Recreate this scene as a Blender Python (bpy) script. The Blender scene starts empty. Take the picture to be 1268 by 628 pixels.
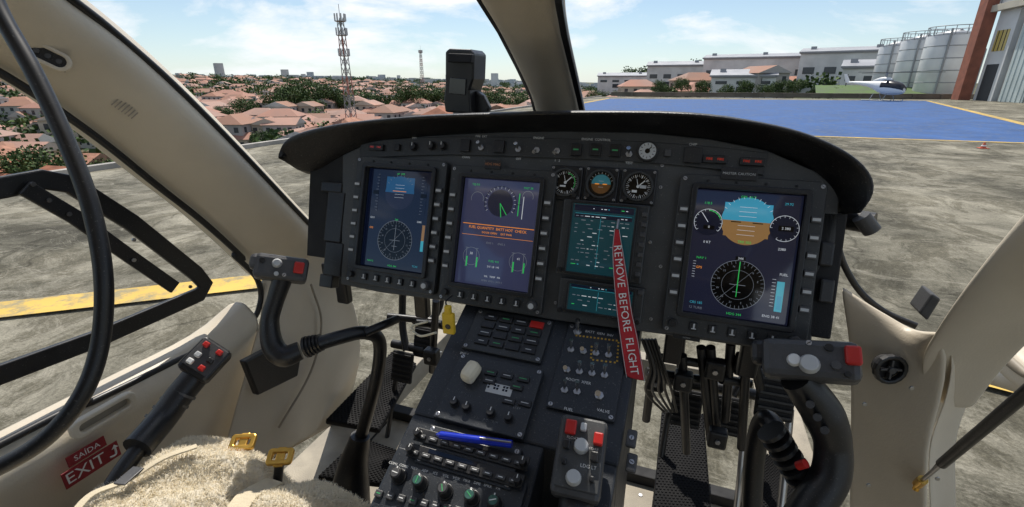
import bpy, bmesh, math, random
from mathutils import Vector, Matrix
random.seed(7)
H=2.0
C=Vector((0,0,H)); A=math.radians(20); FPX=581.0
F=Vector((-math.sin(A)*math.cos(A),math.cos(A)*math.cos(A),-math.sin(A)))
R=Vector((math.cos(A),math.sin(A),0)); UP=R.cross(F)
sc=bpy.context.scene
def ray(px,py): return F+R*((px-634)/FPX)+UP*((314-py)/FPX)
def V(px,py,x=None,y=None,z=None,t=None):
    r=ray(px,py)
    if x is not None: t=x/r.x
    elif y is not None: t=y/r.y
    elif z is not None: t=z/r.z
    return C+r*t
def G(px,py,z=0.0):
    r=ray(px,py); return C+r*((z-H)/r.z)
# ---------- frames ----------
class Fr:
    def __init__(s,o,u,v,n=None):
        s.o=Vector(o); s.u=Vector(u).normalized(); s.v=Vector(v).normalized(); s.n=s.u.cross(s.v).normalized(); s.v=s.n.cross(s.u)
    def p(s,u,v,w=0): return s.o+s.u*u+s.v*v+s.n*w
    def M(s,u=0,v=0,w=0,rot=0):
        m=Matrix((s.u,s.v,s.n)).transposed().to_4x4(); m.translation=s.p(u,v,w)
        return m@Matrix.Rotation(rot,4,'Z')
    def hit(s,px,py,w=0):
        r=ray(px,py); q=s.o+s.n*w; t=(q-C).dot(s.n)/r.dot(s.n); d=C+r*t-s.o
        return d.dot(s.u),d.dot(s.v)
    def sp(s,l,r,t,b,w=0):
        mx=(l+r)/2; my=(t+b)/2
        u0=s.hit(l,my,w)[0]; u1=s.hit(r,my,w)[0]; v0=s.hit(mx,b,w)[1]; v1=s.hit(mx,t,w)[1]
        return (u0+u1)/2,(v0+v1)/2,abs(u1-u0),abs(v1-v0)
    def sub(s,u,v,w=0,rot=0):
        m=s.M(u,v,w,rot); return Fr(m.translation,m.col[0].to_3d(),m.col[1].to_3d())
# ---------- materials ----------
MC={}
def mat(name,col=(.5,.5,.5),rough=.5,metal=0,var=.15,vs=30,bump=0,bs=200,emi=0,spec=.5,coat=0,dust=0):
    if name in MC: return MC[name]
    m=bpy.data.materials.new(name); m.use_nodes=True; nt=m.node_tree; b=nt.nodes['Principled BSDF']
    c=tuple(col)+(1,)
    b.inputs['Base Color'].default_value=c; b.inputs['Roughness'].default_value=rough; b.inputs['Metallic'].default_value=metal
    b.inputs['Specular IOR Level'].default_value=spec; b.inputs['Coat Weight'].default_value=coat
    tc=nt.nodes.new('ShaderNodeTexCoord')
    if var>0:
        n=nt.nodes.new('ShaderNodeTexNoise'); n.inputs['Scale'].default_value=vs; n.inputs['Detail'].default_value=6
        nt.links.new(tc.outputs['Object'],n.inputs['Vector'])
        mr=nt.nodes.new('ShaderNodeMapRange'); mr.inputs[1].default_value=.3; mr.inputs[2].default_value=.7; mr.inputs[3].default_value=1-var; mr.inputs[4].default_value=1+var
        nt.links.new(n.outputs['Fac'],mr.inputs[0])
        mx=nt.nodes.new('ShaderNodeVectorMath'); mx.operation='SCALE'; mx.inputs[0].default_value=col
        nt.links.new(mr.outputs[0],mx.inputs['Scale']); last=mx.outputs[0]
        if dust>0:
            n3=nt.nodes.new('ShaderNodeTexNoise'); n3.inputs['Scale'].default_value=420; n3.inputs['Detail'].default_value=2; geo=nt.nodes.new('ShaderNodeNewGeometry'); nt.links.new(geo.outputs['Position'],n3.inputs['Vector'])
            r3=nt.nodes.new('ShaderNodeMapRange'); r3.inputs[1].default_value=.64; r3.inputs[2].default_value=.74; r3.inputs[3].default_value=0; r3.inputs[4].default_value=dust; nt.links.new(n3.outputs['Fac'],r3.inputs[0])
            m3=nt.nodes.new('ShaderNodeMix'); m3.data_type='RGBA'; nt.links.new(r3.outputs[0],m3.inputs[0]); nt.links.new(last,m3.inputs[6]); m3.inputs[7].default_value=(.3,.29,.27,1); last=m3.outputs[2]
        nt.links.new(last,b.inputs['Base Color'])
        m2=nt.nodes.new('ShaderNodeMapRange'); m2.inputs[1].default_value=.3; m2.inputs[2].default_value=.7; m2.inputs[3].default_value=max(.02,rough-.12*var*4); m2.inputs[4].default_value=min(1,rough+.12*var*4)
        nt.links.new(n.outputs['Fac'],m2.inputs[0]); nt.links.new(m2.outputs[0],b.inputs['Roughness'])
    if bump>0:
        n2=nt.nodes.new('ShaderNodeTexNoise'); n2.inputs['Scale'].default_value=bs; n2.inputs['Detail'].default_value=3
        nt.links.new(tc.outputs['Object'],n2.inputs['Vector'])
        bp=nt.nodes.new('ShaderNodeBump'); bp.inputs['Strength'].default_value=bump; bp.inputs['Distance'].default_value=.002
        nt.links.new(n2.outputs['Fac'],bp.inputs['Height']); nt.links.new(bp.outputs[0],b.inputs['Normal'])
    if emi>0:
        b.inputs['Emission Color'].default_value=c; b.inputs['Emission Strength'].default_value=emi
    MC[name]=m; return m
PANEL=mat('panel_grey',(.060,.062,.062),.48,bump=.15,bs=900,dust=.3)
BEZ=mat('bezel_grey',(.032,.034,.035),.42,bump=.1,bs=900,dust=.35)
BLK=mat('black_plastic',(.012,.012,.013),.36,bump=.1,bs=700,dust=.2)
BLKM=mat('black_matte',(.010,.010,.011),.75,bump=.3,bs=500)
RUB=mat('black_rubber',(.011,.011,.012),.42,var=.1,dust=.2)
HOOD=mat('glareshield_vinyl',(.007,.007,.008),.38,var=.25,vs=12,bump=.35,bs=450,dust=.25)
PEDM=mat('pedestal_black',(.020,.024,.030),.42,bump=.2,bs=600,dust=.35)
GREY=mat('grip_grey',(.06,.06,.062),.45,bump=.2,bs=500,dust=.2)
BEI=mat('beige_trim',(.60,.53,.415),.45,var=.08,vs=6,bump=.25,bs=350)
BEI2=mat('beige_floor',(.33,.295,.235),.8,var=.25,vs=14,bump=.6,bs=250)
WHT=mat('white_legend',(.75,.75,.73),.5,var=.05)
LEG=mat('key_legend',(.5,.51,.51),.5,var=.05)
CREAM=mat('cream_knob',(.75,.69,.53),.4,var=.05)
RED=mat('red_switch',(.5,.02,.015),.35,var=.1)
METAL=mat('steel',(.45,.45,.46),.35,1,var=.1)
CHR=mat('toggle_metal',(.7,.7,.7),.25,1,var=.05)
GOLD=mat('anodised_gold',(.75,.45,.1),.35,1,var=.1)
YEL=mat('yellow_tag',(.75,.5,.03),.5,var=.1)
GLS=mat('screen_glass',(.006,.007,.012),.07,var=0,spec=.6)
def E(n,c,s):
    m=mat('lit_'+n,c,.06,var=0,emi=s,spec=.75); return m
eW=E('white',(.6,.63,.66),.5); eG=E('green',(.03,.5,.1),.5); eC=E('cyan',(.05,.4,.5),.45); eB=E('sky_blue',(.04,.27,.40),.6); eBd=E('sky_blue_dim',(.012,.07,.16),.6); eBr=E('earth_brown',(.26,.14,.05),.55)
eO=E('amber',(.75,.25,.03),.7); eR=E('red',(.6,.04,.02),.3); eD=E('navy',(.004,.007,.022),.4); eP=E('slate',(.012,.014,.032),.5); eP2=E('slate_sky_reflection',(.032,.036,.078),.6); eT=E('teal',(.006,.036,.046),.5); eK=mat('ink_black',(.003,.003,.004),.06,var=0); eGd=E('dim_grey',(.2,.22,.25),.35)  # the brighter slate has a sky reflection put into its glow
LGR=mat('green_legend',(.05,.35,.12),.5,var=.05)
# ---------- object helpers ----------
def empty(name,loc=(0,0,0)):
    e=bpy.data.objects.new(name,None); e.location=loc; e.empty_display_size=.05; sc.collection.objects.link(e); return e
def reg(name,data,mats=None,parent=None,M=None,bevel=0,smooth=False,sub=0,solid=0,seg=2):
    o=bpy.data.objects.new(name,data); sc.collection.objects.link(o)
    if M is not None: o.matrix_world=M
    if parent is not None:
        o.parent=parent; o.matrix_parent_inverse=Matrix.Translation(parent.location).inverted()
    if mats is not None and len(data.materials)==0:
        for m in (mats if isinstance(mats,(list,tuple)) else [mats]): data.materials.append(m)
    if solid: 
        s=o.modifiers.new('s','SOLIDIFY'); s.thickness=solid; s.offset=-1
    if sub:
        s=o.modifiers.new('ss','SUBSURF'); s.levels=sub; s.render_levels=sub
    if bevel:
        s=o.modifiers.new('b','BEVEL'); s.width=bevel; s.segments=seg; s.limit_method='ANGLE'; s.angle_limit=math.radians(40)
    if smooth:
        for p in data.polygons: p.use_smooth=True
    return o
def mk(name,vs,fs,mats,parent=None,M=None,mi=None,recalc=True,**k):
    me=bpy.data.meshes.new(name); me.from_pydata([tuple(v) for v in vs],[],fs); 
    if mi: 
        for p,i in zip(me.polygons,mi): p.material_index=i
    if recalc:
        bm=bmesh.new(); bm.from_mesh(me); bmesh.ops.recalc_face_normals(bm,faces=bm.faces); bm.to_mesh(me); bm.free()
    return reg(name,me,mats,parent,M,**k)
def box(name,fr,u,v,w,su,sv,sw,m,parent=None,bevel=.001,rot=0,taper=1):
    a,b=su/2,sv/2; vs=[(-a,-b,0),(a,-b,0),(a,b,0),(-a,b,0)]+[(x*taper,y*taper,sw) for x,y in((-a,-b),(a,-b),(a,b),(-a,b))]
    fs=[(3,2,1,0),(4,5,6,7),(0,1,5,4),(1,2,6,5),(2,3,7,6),(3,0,4,7)]
    return mk(name,vs,fs,m,parent,fr.M(u,v,w,rot),bevel=bevel,recalc=False)
def cyl(name,fr,u,v,w,r,h,m,parent=None,seg=20,r2=None,bevel=0.0006):
    r2=r if r2 is None else r2
    vs=[(r*math.cos(i*2*math.pi/seg),r*math.sin(i*2*math.pi/seg),0) for i in range(seg)]+[(r2*math.cos(i*2*math.pi/seg),r2*math.sin(i*2*math.pi/seg),h) for i in range(seg)]
    fs=[tuple(range(seg))[::-1],tuple(range(seg,2*seg))]+[(i,(i+1)%seg,seg+(i+1)%seg,seg+i) for i in range(seg)]
    o=mk(name,vs,fs,m,parent,fr.M(u,v,w),bevel=bevel,recalc=False)
    for p in o.data.polygons:
        if len(p.vertices)==4: p.use_smooth=True
    return o
def rr(su,sv,r,n=5):
    pts=[]
    for cx,cy,a0 in((su/2-r,sv/2-r,0),(-su/2+r,sv/2-r,90),(-su/2+r,-sv/2+r,180),(su/2-r,-sv/2+r,270)):
        for i in range(n):
            a=math.radians(a0+90*i/(n-1)); pts.append((cx+r*math.cos(a),cy+r*math.sin(a)))
    return pts
def ring(name,fr,u,v,w,su,sv,r,iu,iv,ir,h,m,parent,iv_off=0,bevel=.001):
    o=rr(su,sv,r); i=[(x,y+iv_off) for x,y in rr(iu,iv,ir)]; n=len(o)
    vs=[(x,y,0) for x,y in o]+[(x,y,0) for x,y in i]+[(x,y,h) for x,y in o]+[(x,y,h) for x,y in i]
    fs=[]
    for k in range(n):
        l=(k+1)%n
        fs+=[(2*n+k,2*n+l,3*n+l,3*n+k),(k,n+k,n+l,l),(k,l,2*n+l,2*n+k),(n+k,3*n+k,3*n+l,n+l)]
    return mk(name,vs,fs,m,parent,fr.M(u,v,w),bevel=bevel,recalc=True)
def prism(name,pts,ext,m,parent=None,bevel=.001,**k):
    n=len(pts); ext=Vector(ext); vs=[Vector(p) for p in pts]+[Vector(p)+ext for p in pts]
    fs=[tuple(range(n)),tuple(range(2*n-1,n-1,-1))]+[(i,i+n,(i+1)%n+n,(i+1)%n) for i in range(n)]
    return mk(name,vs,fs,m,parent,bevel=bevel,**k)
def cat(pts,n=8):
    pts=[Vector(p) for p in pts]; out=[]
    P=[pts[0]*2-pts[1]]+pts+[pts[-1]*2-pts[-2]]
    for i in range(1,len(P)-2):
        for k in range(n):
            t=k/n; a,b,c,d=P[i-1],P[i],P[i+1],P[i+2]
            out.append(.5*((2*b)+(c-a)*t+(2*a-5*b+4*c-d)*t*t+(3*b-a-3*c+d)*t**3))
    out.append(pts[-1]); return out
def resamp(pts,n):
    pts=cat(pts,10); L=[0]
    for a,b in zip(pts,pts[1:]): L.append(L[-1]+(b-a).length)
    out=[];j=0
    for i in range(n):
        s=L[-1]*i/(n-1)
        while j<len(L)-2 and L[j+1]<s: j+=1
        f=(s-L[j])/max(1e-9,L[j+1]-L[j]); out.append(pts[j].lerp(pts[j+1],min(1,max(0,f))))
    return out
def loft(name,rails,m,parent=None,n=24,sub=1,solid=.004,raw=False,mi=None,**k):
    rs=rails if raw else [resamp(r,n) for r in rails]; n=len(rs[0])
    vs=[p for r in rs for p in r]; fs=[]
    for i in range(len(rs)-1):
        for j in range(n-1): fs.append((i*n+j,i*n+j+1,(i+1)*n+j+1,(i+1)*n+j))
    return mk(name,vs,fs,m,parent,smooth=True,sub=sub,solid=solid,**k)
def tube(name,pts,r,m,parent=None,smooth=True,radii=None,n=8,res=6):
    P=cat(pts,n) if smooth and len(pts)>2 else [Vector(p) for p in pts]
    cu=bpy.data.curves.new(name,'CURVE'); cu.dimensions='3D'; cu.bevel_depth=r; cu.bevel_resolution=res; cu.use_fill_caps=True
    s=cu.splines.new('POLY'); s.points.add(len(P)-1)
    for i,p in enumerate(P):
        s.points[i].co=(*p,1)
        if radii:
            f=i/(len(P)-1)*(len(radii)-1); k=min(int(f),len(radii)-2); s.points[i].radius=radii[k]+(radii[k+1]-radii[k])*(f-k)
    s.use_smooth=True
    return reg(name,cu,m,parent)
def strip(name,pts,width,nrm,thick,m,parent=None,bevel=.001):
    pts=[Vector(p) for p in pts]; nrm=Vector(nrm).normalized(); L=[];Rr=[]
    for i,p in enumerate(pts):
        a=pts[max(0,i-1)]; b=pts[min(len(pts)-1,i+1)]; d=(b-a).normalized(); s=nrm.cross(d).normalized()
        w=width[i] if isinstance(width,list) else width
        L.append(p+s*w/2); Rr.append(p-s*w/2)
    return _strip(name,L,Rr,nrm*thick,m,parent,bevel)
def _strip(name,L,Rr,e,m,parent,bevel):
    n=len(L); vs=L+Rr+[p+e for p in L]+[p+e for p in Rr]; fs=[]
    for i in range(n-1):
        fs+=[(i,i+1,n+i+1,n+i),(2*n+i,3*n+i,3*n+i+1,2*n+i+1),(i,2*n+i,2*n+i+1,i+1),(n+i,n+i+1,3*n+i+1,3*n+i)]
    fs+=[(0,n,3*n,2*n),(n-1,3*n-1,4*n-1,2*n-1)]
    return mk(name,vs,fs,m,parent,bevel=bevel)
def text(name,s,fr,u,v,w,size,m,parent,rot=0,ext=0,align='CENTER',sx=1):
    cu=bpy.data.curves.new(name,'FONT'); cu.body=s; cu.size=size; cu.align_x=align; cu.align_y='CENTER'; cu.extrude=ext; cu.resolution_u=2
    return reg(name,cu,m,parent,fr.M(u,v,w,rot)@Matrix.Diagonal((sx,1,1,1)))
class Paint:
    def __init__(s): s.v=[];s.f=[];s.mi=[];s.ms=[]
    def add(s,pts,m,l=0):
        if m not in s.ms: s.ms.append(m)
        b=len(s.v); s.v+=[(x,y,l*.0002) for x,y in pts]; s.f.append(tuple(range(b,b+len(pts)))); s.mi.append(s.ms.index(m))
    def rect(s,u,v,a,b,m,l=0): s.add([(u-a/2,v-b/2),(u+a/2,v-b/2),(u+a/2,v+b/2),(u-a/2,v+b/2)],m,l)
    def line(s,p,q,w,m,l=1):
        dx,dy=q[0]-p[0],q[1]-p[1]; L=math.hypot(dx,dy) or 1; nx,ny=-dy/L*w/2,dx/L*w/2
        s.add([(p[0]-nx,p[1]-ny),(q[0]-nx,q[1]-ny),(q[0]+nx,q[1]+ny),(p[0]+nx,p[1]+ny)],m,l)
    def arc(s,cx,cy,r,a0,a1,w,m,l=1,n=40):
        for i in range(n):
            a=math.radians(a0+(a1-a0)*i/n); b=math.radians(a0+(a1-a0)*(i+1)/n)
            s.add([(cx+(r-w/2)*math.cos(a),cy+(r-w/2)*math.sin(a)),(cx+(r+w/2)*math.cos(a),cy+(r+w/2)*math.sin(a)),(cx+(r+w/2)*math.cos(b),cy+(r+w/2)*math.sin(b)),(cx+(r-w/2)*math.cos(b),cy+(r-w/2)*math.sin(b))],m,l)
    def sect(s,cx,cy,r,a0,a1,m,l=0,n=28): s.add([(cx+r*math.cos(math.radians(a0+(a1-a0)*i/n)),cy+r*math.sin(math.radians(a0+(a1-a0)*i/n))) for i in range(n+1)],m,l)
    def ticks(s,cx,cy,r0,r1,a0,a1,n,w,m,l=1):
        for i in range(n+1):
            a=math.radians(a0+(a1-a0)*i/n); s.line((cx+r0*math.cos(a),cy+r0*math.sin(a)),(cx+r1*math.cos(a),cy+r1*math.sin(a)),w,m,l)
    def make(s,name,fr,u,v,w,parent): return mk(name,s.v,s.f,s.ms,parent,fr.M(u,v,w),mi=s.mi,recalc=False)
# =====================================================  INSTRUMENT PANEL
PO=C+F*.84
PF=Fr(PO,(1,0,0),(0,.325,.946))
dash=empty('instrument_panel',PF.o)
outl=[(424,192),(455,178),(520,168),(620,163),(700,162),(800,164),(880,172),(950,186),(1010,212),(1040,236),(1036,300),(1012,340),(1004,436),(915,428),(820,414),(690,397),(545,372),(470,362),(422,352)]
prism('panel_face',[PF.p(*PF.hit(*q),0) for q in outl],-PF.n*.02,PANEL,dash,.002)
def screw(fr,u,v,w,par,r=.0035):
    cyl('screw',fr,u,v,w,r,.0015,METAL,par,12,bevel=.0004); box('screw_slot',fr,u,v,w+.0014,r*1.4,r*.35,.0003,BLK,par,0,rot=random.random()*3)
for x,y in((700,262),(695,300),(805,300),(685,215),(818,232),(818,330),(688,375),(806,395),(430,186),(1018,240),(820,205)):
    u,v=PF.hit(x,y); screw(PF,u,v,.0002,dash,.0028)
def mfd(px,py,kind,name):
    u,v=PF.hit(px,py,.02); f=PF.sub(u,v,0); e=empty(name,f.o)
    W,Hh=.199,.25; sw,sh=.146,.192; so=.008
    ring('bezel_base',f,0,0,.001,W,Hh,.008,sw+.004,sh+.004,.002,.016,BEZ,e,so,.0015)
    ring('bezel_raised_rim',f,0,so,.016,sw+.016,sh+.016,.006,sw,sh,.002,.008,BLK,e,0,.0015)
    box('screen',f,0,so,.004,sw+.003,sh+.003,.005,GLS,e,0)
    for i in range(6):
        y=so+.062-i*.026
        for sgn in(-1,1):
            box('line_key',f,sgn*.0895,y,.016,.0135,.0095,.006,GREY,e,.001); box('key_legend',f,sgn*.0895,y,.0221,.0105,.0042,.0004,LEG,e,0)
    for i in range(5):
        x=-.054+i*.027; box('soft_key',f,x,-.109,.016,.012,.013,.006,BLK,e,.001); box('soft_key_legend',f,x,-.108,.0221,.0025,.008,.0004,LEG,e,0)
        box('soft_key_legend_base',f,x,-.112,.0221,.007,.0014,.0005,LEG,e,0)
    cyl('brightness_knob',f,.083,-.108,.016,.009,.012,GREY,e,20,.008); cyl('knob_cap',f,.083,-.108,.028,.005,.002,LEG,e)
    cyl('course_knob',f,-.085,-.108,.016,.007,.010,BLK,e,20,.006)
    for sx in(-1,1):
        for sy in(-.118,.118): screw(f,sx*.093,sy,.017,e,.003)
    for x in(-.06,-.02,.02,.06): cyl('light_sensor',f,x,.1165,.0168,.002,.002,BLKM,e,8)
    P=Paint()
    def rose(cx,cy,r,m,m2):
        P.sect(cx,cy,r,0,360,eK,2,40); P.arc(cx,cy,r,0,360,.0007,m,3); P.ticks(cx,cy,r*.86,r,0,350,35,.0005,m,3); P.arc(cx,cy,r*.6,0,360,.0004,m,3)
        P.line((cx,cy-r*.5),(cx,cy+r*.8),.001,m2,4); P.line((cx-r*.3,cy),(cx+r*.3,cy),.0008,m,4); P.line((cx-r*.15,cy-r*.3),(cx+r*.15,cy-r*.3),.0008,m,4)
        P.line((cx-r*.7,cy-r*.7),(cx+r*.5,cy+r*.6),.0004,m,3)
        for k,s in enumerate(('N','3','6','E','12','15','S','21','24','W','30','33')):
            a_=math.radians(106-30*k); text('compass_numeral',s,f,cx+r*.76*math.cos(a_),cy+r*.76*math.sin(a_)+so,.0102,.0042,m,e)
    def tape(cx,cy,w,h,m,side=1):
        P.rect(cx,cy,w,h,eD,2)
        for i in range(13): P.line((cx-side*w/2,cy-h/2+h*i/12),(cx-side*w/2+side*w*(.5 if i%2 else .3),cy-h/2+h*i/12),.0005,m,3)
        P.rect(cx,cy,w,.007,eK,4)
    if kind=='pfd':
        P.rect(0,0,sw,sh,eP,0)
        P.sect(.002,.052,.036,0,180,eB,2); P.sect(.002,.052,.036,180,360,eBr,2); P.rect(.002,.066,.066,.026,eB,1); P.rect(.002,.039,.062,.022,eBr,1)
        for i in range(-3,4):
            if i: P.line((.002-.012,.052+i*.007),(.002+.012,.052+i*.007),.0005,eW,3)
        P.ticks(.002,.052,.034,.038,30,150,10,.0006,eW,3); P.line((-.02,.05),(-.006,.05),.0014,eK,4); P.line((.01,.05),(.024,.05),.0014,eK,4)
        P.sect(-.052,.046,.021,0,360,eD,3); P.arc(-.052,.046,.020,-40,220,.0007,eW,4); P.ticks(-.052,.046,.017,.020,-40,220,14,.0005,eW,4); P.line((-.052,.046),(-.062,.06),.001,eW,5); P.arc(-.052,.046,.018,20,90,.0013,eG,5); P.rect(-.05,.038,.016,.006,eK,5)
        P.sect(.053,.046,.020,0,360,eD,3); P.arc(.053,.046,.019,-120,180,.0007,eW,4); P.ticks(.053,.046,.016,.019,-120,180,14,.0005,eW,4); P.rect(.055,.046,.02,.008,eK,5)
        rose(0,-.045,.037,eGd,eG); P.line((-.0,-.01),(.0,-.055),.0012,eG,5); P.rect(0,-.005,.014,.006,eK,5)
        P.rect(.058,-.055,.010,.045,eC,1); P.rect(.058,-.064,.006,.02,eB,2)
        for i in range(9): P.line((.046,-.07+i*.005),(.051,-.07+i*.005),.0005,eW,3)
        for i in range(7): P.line((-.066,-.04+i*.004),(-.062,-.04+i*.004),.0005,eW,3)
        for k,(x,y,s,mm) in enumerate([(0,.088,'GPS  ALT',eG),(-.055,.075,'118.5',eG),(.055,.082,'29.92',eC),(-.055,-.01,'NAV 1',eG),(-.055,-.08,'CRS 185',eC),(-.057,-.025,'GPS',eO),(.05,-.086,'ENG 38 41',eW),(0,-.09,'HDG 344',eG),(-.05,.015,'0 KT',eW),(.053,.015,'2380',eW),(.0,-.005,'344',eW),(.06,-.022,'FUEL',eW),(-.055,-.088,'12 TURB',eGd),(.002,.02,'TRK 002',eG),(-.05,.0385,'0',eW),(.055,.046,'2 380',eW)]):
            text('symbology',s,f,x,y+so,.0106,.0052,mm,e)
    elif kind=='nav':
        P.rect(0,0,sw,sh,eD,0)
        P.sect(.0,.052,.032,0,180,eBd,1); P.sect(0,.052,.032,180,360,eP,1); P.rect(0,.069,.062,.026,eBd,0.5)
        P.ticks(0,.055,.028,.032,30,150,8,.0006,eGd,3); P.line((-.015,.055),(.015,.055),.001,eO,4)
        for i in(-2,-1,1,2): P.line((-.01,.055+i*.006),(.01,.055+i*.006),.0004,eW,3)
        tape(-.053,.05,.012,.07,eGd,-1); tape(.053,.05,.012,.07,eGd,1)
        rose(.0,-.04,.038,eGd,eGd)
        P.rect(.06,-.03,.006,.05,eBr,1); P.rect(.06,-.045,.006,.02,eC,2)
        for (x,y,s,mm) in [(-.05,-.085,'NAV 2',eG),(.05,-.085,'TCAS',eC),(0,.088,'AP  OFF',eG),(-.055,.0,'GS 0',eW),(.05,.0,'2380',eW),(0,.0,'344',eG),(-.055,-.02,'GPS',eO),(0,-.09,'HDG 344',eG)]: text('symbology',s,f,x,y+so,.0106,.005,mm,e)
    else:
        P.rect(0,0,sw,sh,eP2,0); P.arc(0,.055,.03,-30,210,.0008,eK,2); P.ticks(0,.055,.026,.03,-30,210,16,.0005,eW,3)  # background glow stands in for sky reflected on the glass
        P.sect(0,.055,.024,0,360,eP,1); P.line((0,.055),(.004,.03),.0014,eG,3); P.line((0,.055),(.014,.035),.0012,eG,3)
        P.line((.035,.075),(.035,.035),.0015,eG,2); P.line((.043,.07),(.043,.03),.0012,eW,2); P.line((.030,.055),(.040,.055),.0008,eK,3)
        P.line((-.068,.014),(.068,.014),.0012,eO,2); P.line((-.068,-.006),(.068,-.006),.0006,eO,2)
        for x in(-.055,-.035,.035,.055):
            P.line((x,-.03),(x,-.065),.0008,eGd,2); P.line((x-.003,-.03),(x+.003,-.03),.0006,eGd,2); P.rect(x+.002,-.055,.0025,.018,eG,3)
        P.arc(-.045,.06,.012,-20,200,.0008,eGd,2); P.arc(.05,.07,.010,-20,200,.0008,eGd,2); P.arc(-.045,-.045,.016,0,360,.0006,eGd,2); P.arc(.045,-.045,.016,0,360,.0006,eGd,2)
        for (x,y,s,mm,z) in [(0,.008,'FUEL QUANTITY  BATT HOT  CHECK',eO,.0066),(-.0,.000,'DOOR OPEN     EXT PWR',eO,.005),(-.0,-.018,'ENG 1      ENG 2',eGd,.005),(0,-.078,'OIL   TEMP   PSI',eW,.0045),(-.05,.085,'TQ 0.0',eG,.005),(.05,.085,'MGT 28',eG,.005),(-.045,-.04,'38',eW,.006),(.046,-.04,'41',eW,.006),(0,-.05,'FUEL 410',eG,.005),(0,-.06,'215  LB  195',eW,.0045),(0,-.086,'XMSN  HYD 1  HYD 2',eGd,.0042)]: text('symbology',s,f,x,y+so,.0106,z,mm,e)
    P.make('display_image',f,0,so,.0092,e)
    return f
mfd(487,277,'nav','multifunction_display'); mfd(612,295,'eng','multifunction_display'); mfd(918,323,'pfd','multifunction_display')
def knob(fr,u,v,w,r,h,m,par,mark=True):
    cyl('knob_skirt',fr,u,v,w,r*1.15,h*.25,BLK,par); cyl('knob',fr,u,v,w+h*.2,r,h,m,par,16,r*.85)
    if mark: box('knob_mark',fr,u,v+r*.5,w+h*1.2,r*.18,r*.8,.0004,WHT,par,0)
def toggle(fr,u,v,w,par,dirv=1,s=1,m=None):
    cyl('toggle_nut',fr,u,v,w,.0052*s,.003,METAL,par,6); a=fr.p(u,v,w+.002); b=fr.p(u,v+.006*dirv*s,w+.017*s)
    tube('toggle_lever',[a,b],.0016*s,CHR,par,False,radii=[1,1.9])
def sq(fr,px,py,su,sv,m,par,h=.006,w=0.0,name='push_annunciator',leg=None):
    u,v=fr.hit(px,py,w); box(name,fr,u,v,w,su,sv,h,m,par,.0008)
    if leg: box('legend',fr,u,v,w+h,su*.5,sv*.12,.0003,leg,par,0)
    return u,v
def lab(fr,px,py,s,size,par,w=.0004,m=None):
    u,v=fr.hit(px,py,w); text('label_text',s,fr,u,v,w,size,m or WHT,par)
# top switch strip
swp=empty('overhead_switch_row',PF.p(0,.2,0))
arch=[(448,186),(500,183),(560,181),(620,182),(680,184),(740,186),(800,189),(850,193),(900,198),(948,204)]
strip('switch_strip',[PF.p(*PF.hit(*q),.0005) for q in arch],.034,PF.n,.004,BEZ,swp)
W0=.0045
for x,y in((467,183),(885,198),(931,201)): 
    u,v=sq(PF,x,y,.034,.012,BLK,swp,w=W0); 
    for k in(-1,1): text('legend_text','FIRE',PF,u+k*.008,v,W0+.0062,.0052,eR,swp)
sq(PF,493,183,.012,.012,BLK,swp,w=W0)
for x,y in((513,182),(535,181),(549,181)):
    u,v=PF.hit(x,y,W0); knob(PF,u,v,W0,.0075,.008,BLK,swp)
for x,y in((577,181),(619,182)): sq(PF,x,y,.019,.022,BLK,swp,w=W0)
for x,y in((596,181),(642,183),(665,184),(690,185),(779,189)):
    u,v=PF.hit(x,y+2,W0); toggle(PF,u,v,W0,swp,random.choice((-1,1)),1.1)
for x,y in((714,186),(738,186),(762,187)): sq(PF,x,y,.018,.02,BLK,swp,w=W0,leg=LGR)
u,v=PF.hit(802,188,W0); cyl('indicator_gauge_rim',PF,u,v,W0,.0165,.006,BLK,swp,32); cyl('indicator_gauge_face',PF,u,v,W0+.006,.0135,.0006,LEG,swp,32)
Pg=Paint(); Pg.ticks(0,0,.009,.012,0,330,11,.0008,eK,1); Pg.line((0,0),(.006,.007),.0014,eK,2); Pg.sect(0,0,.004,0,360,eK,1); Pg.make('indicator_gauge_marks',PF,u,v,W0+.0068,swp)
sq(PF,827,190,.01,.011,GREY,swp,w=W0); sq(PF,858,193,.026,.024,BLK,swp,w=W0)
for x,y,s in((596,169,'FIRE  EXT'),(667,171,'ENGINE'),(738,173,'ENGINE  CONTROL'),(513,171,'DIM'),(858,179,'CHIP'),(577,195,'CHAN'),(642,197,'OFF'),(690,199,'1   2'),(779,202,'TEST')): lab(PF,x,y,s,.0055,swp,.0048)
plc=empty('panel_placards',PF.o)
for (x,y,w,h,s) in((497,200,.07,.011,'OPERATION LIMITS VFR - IFR'),(615,206,.03,.016,'HDG MAG'),(913,218,.05,.018,'MASTER CAUTION'),(850,418,.04,.007,'SYSTEMS'),(970,432,.05,.009,'PILOT  BRT')):
    u,v=PF.hit(x,y,.0); w0=.0175 if x in(615,913) else .002; box('placard',PF,u,v,w0,w,h,.002,BLK,plc,.0005)
    text('placard_text',s,PF,u,v,w0+.0024,min(h*.42,w*1.5/len(s)),LEG if x!=615 else mat('placard_orange',(.5,.2,.08),.5),plc)
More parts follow.
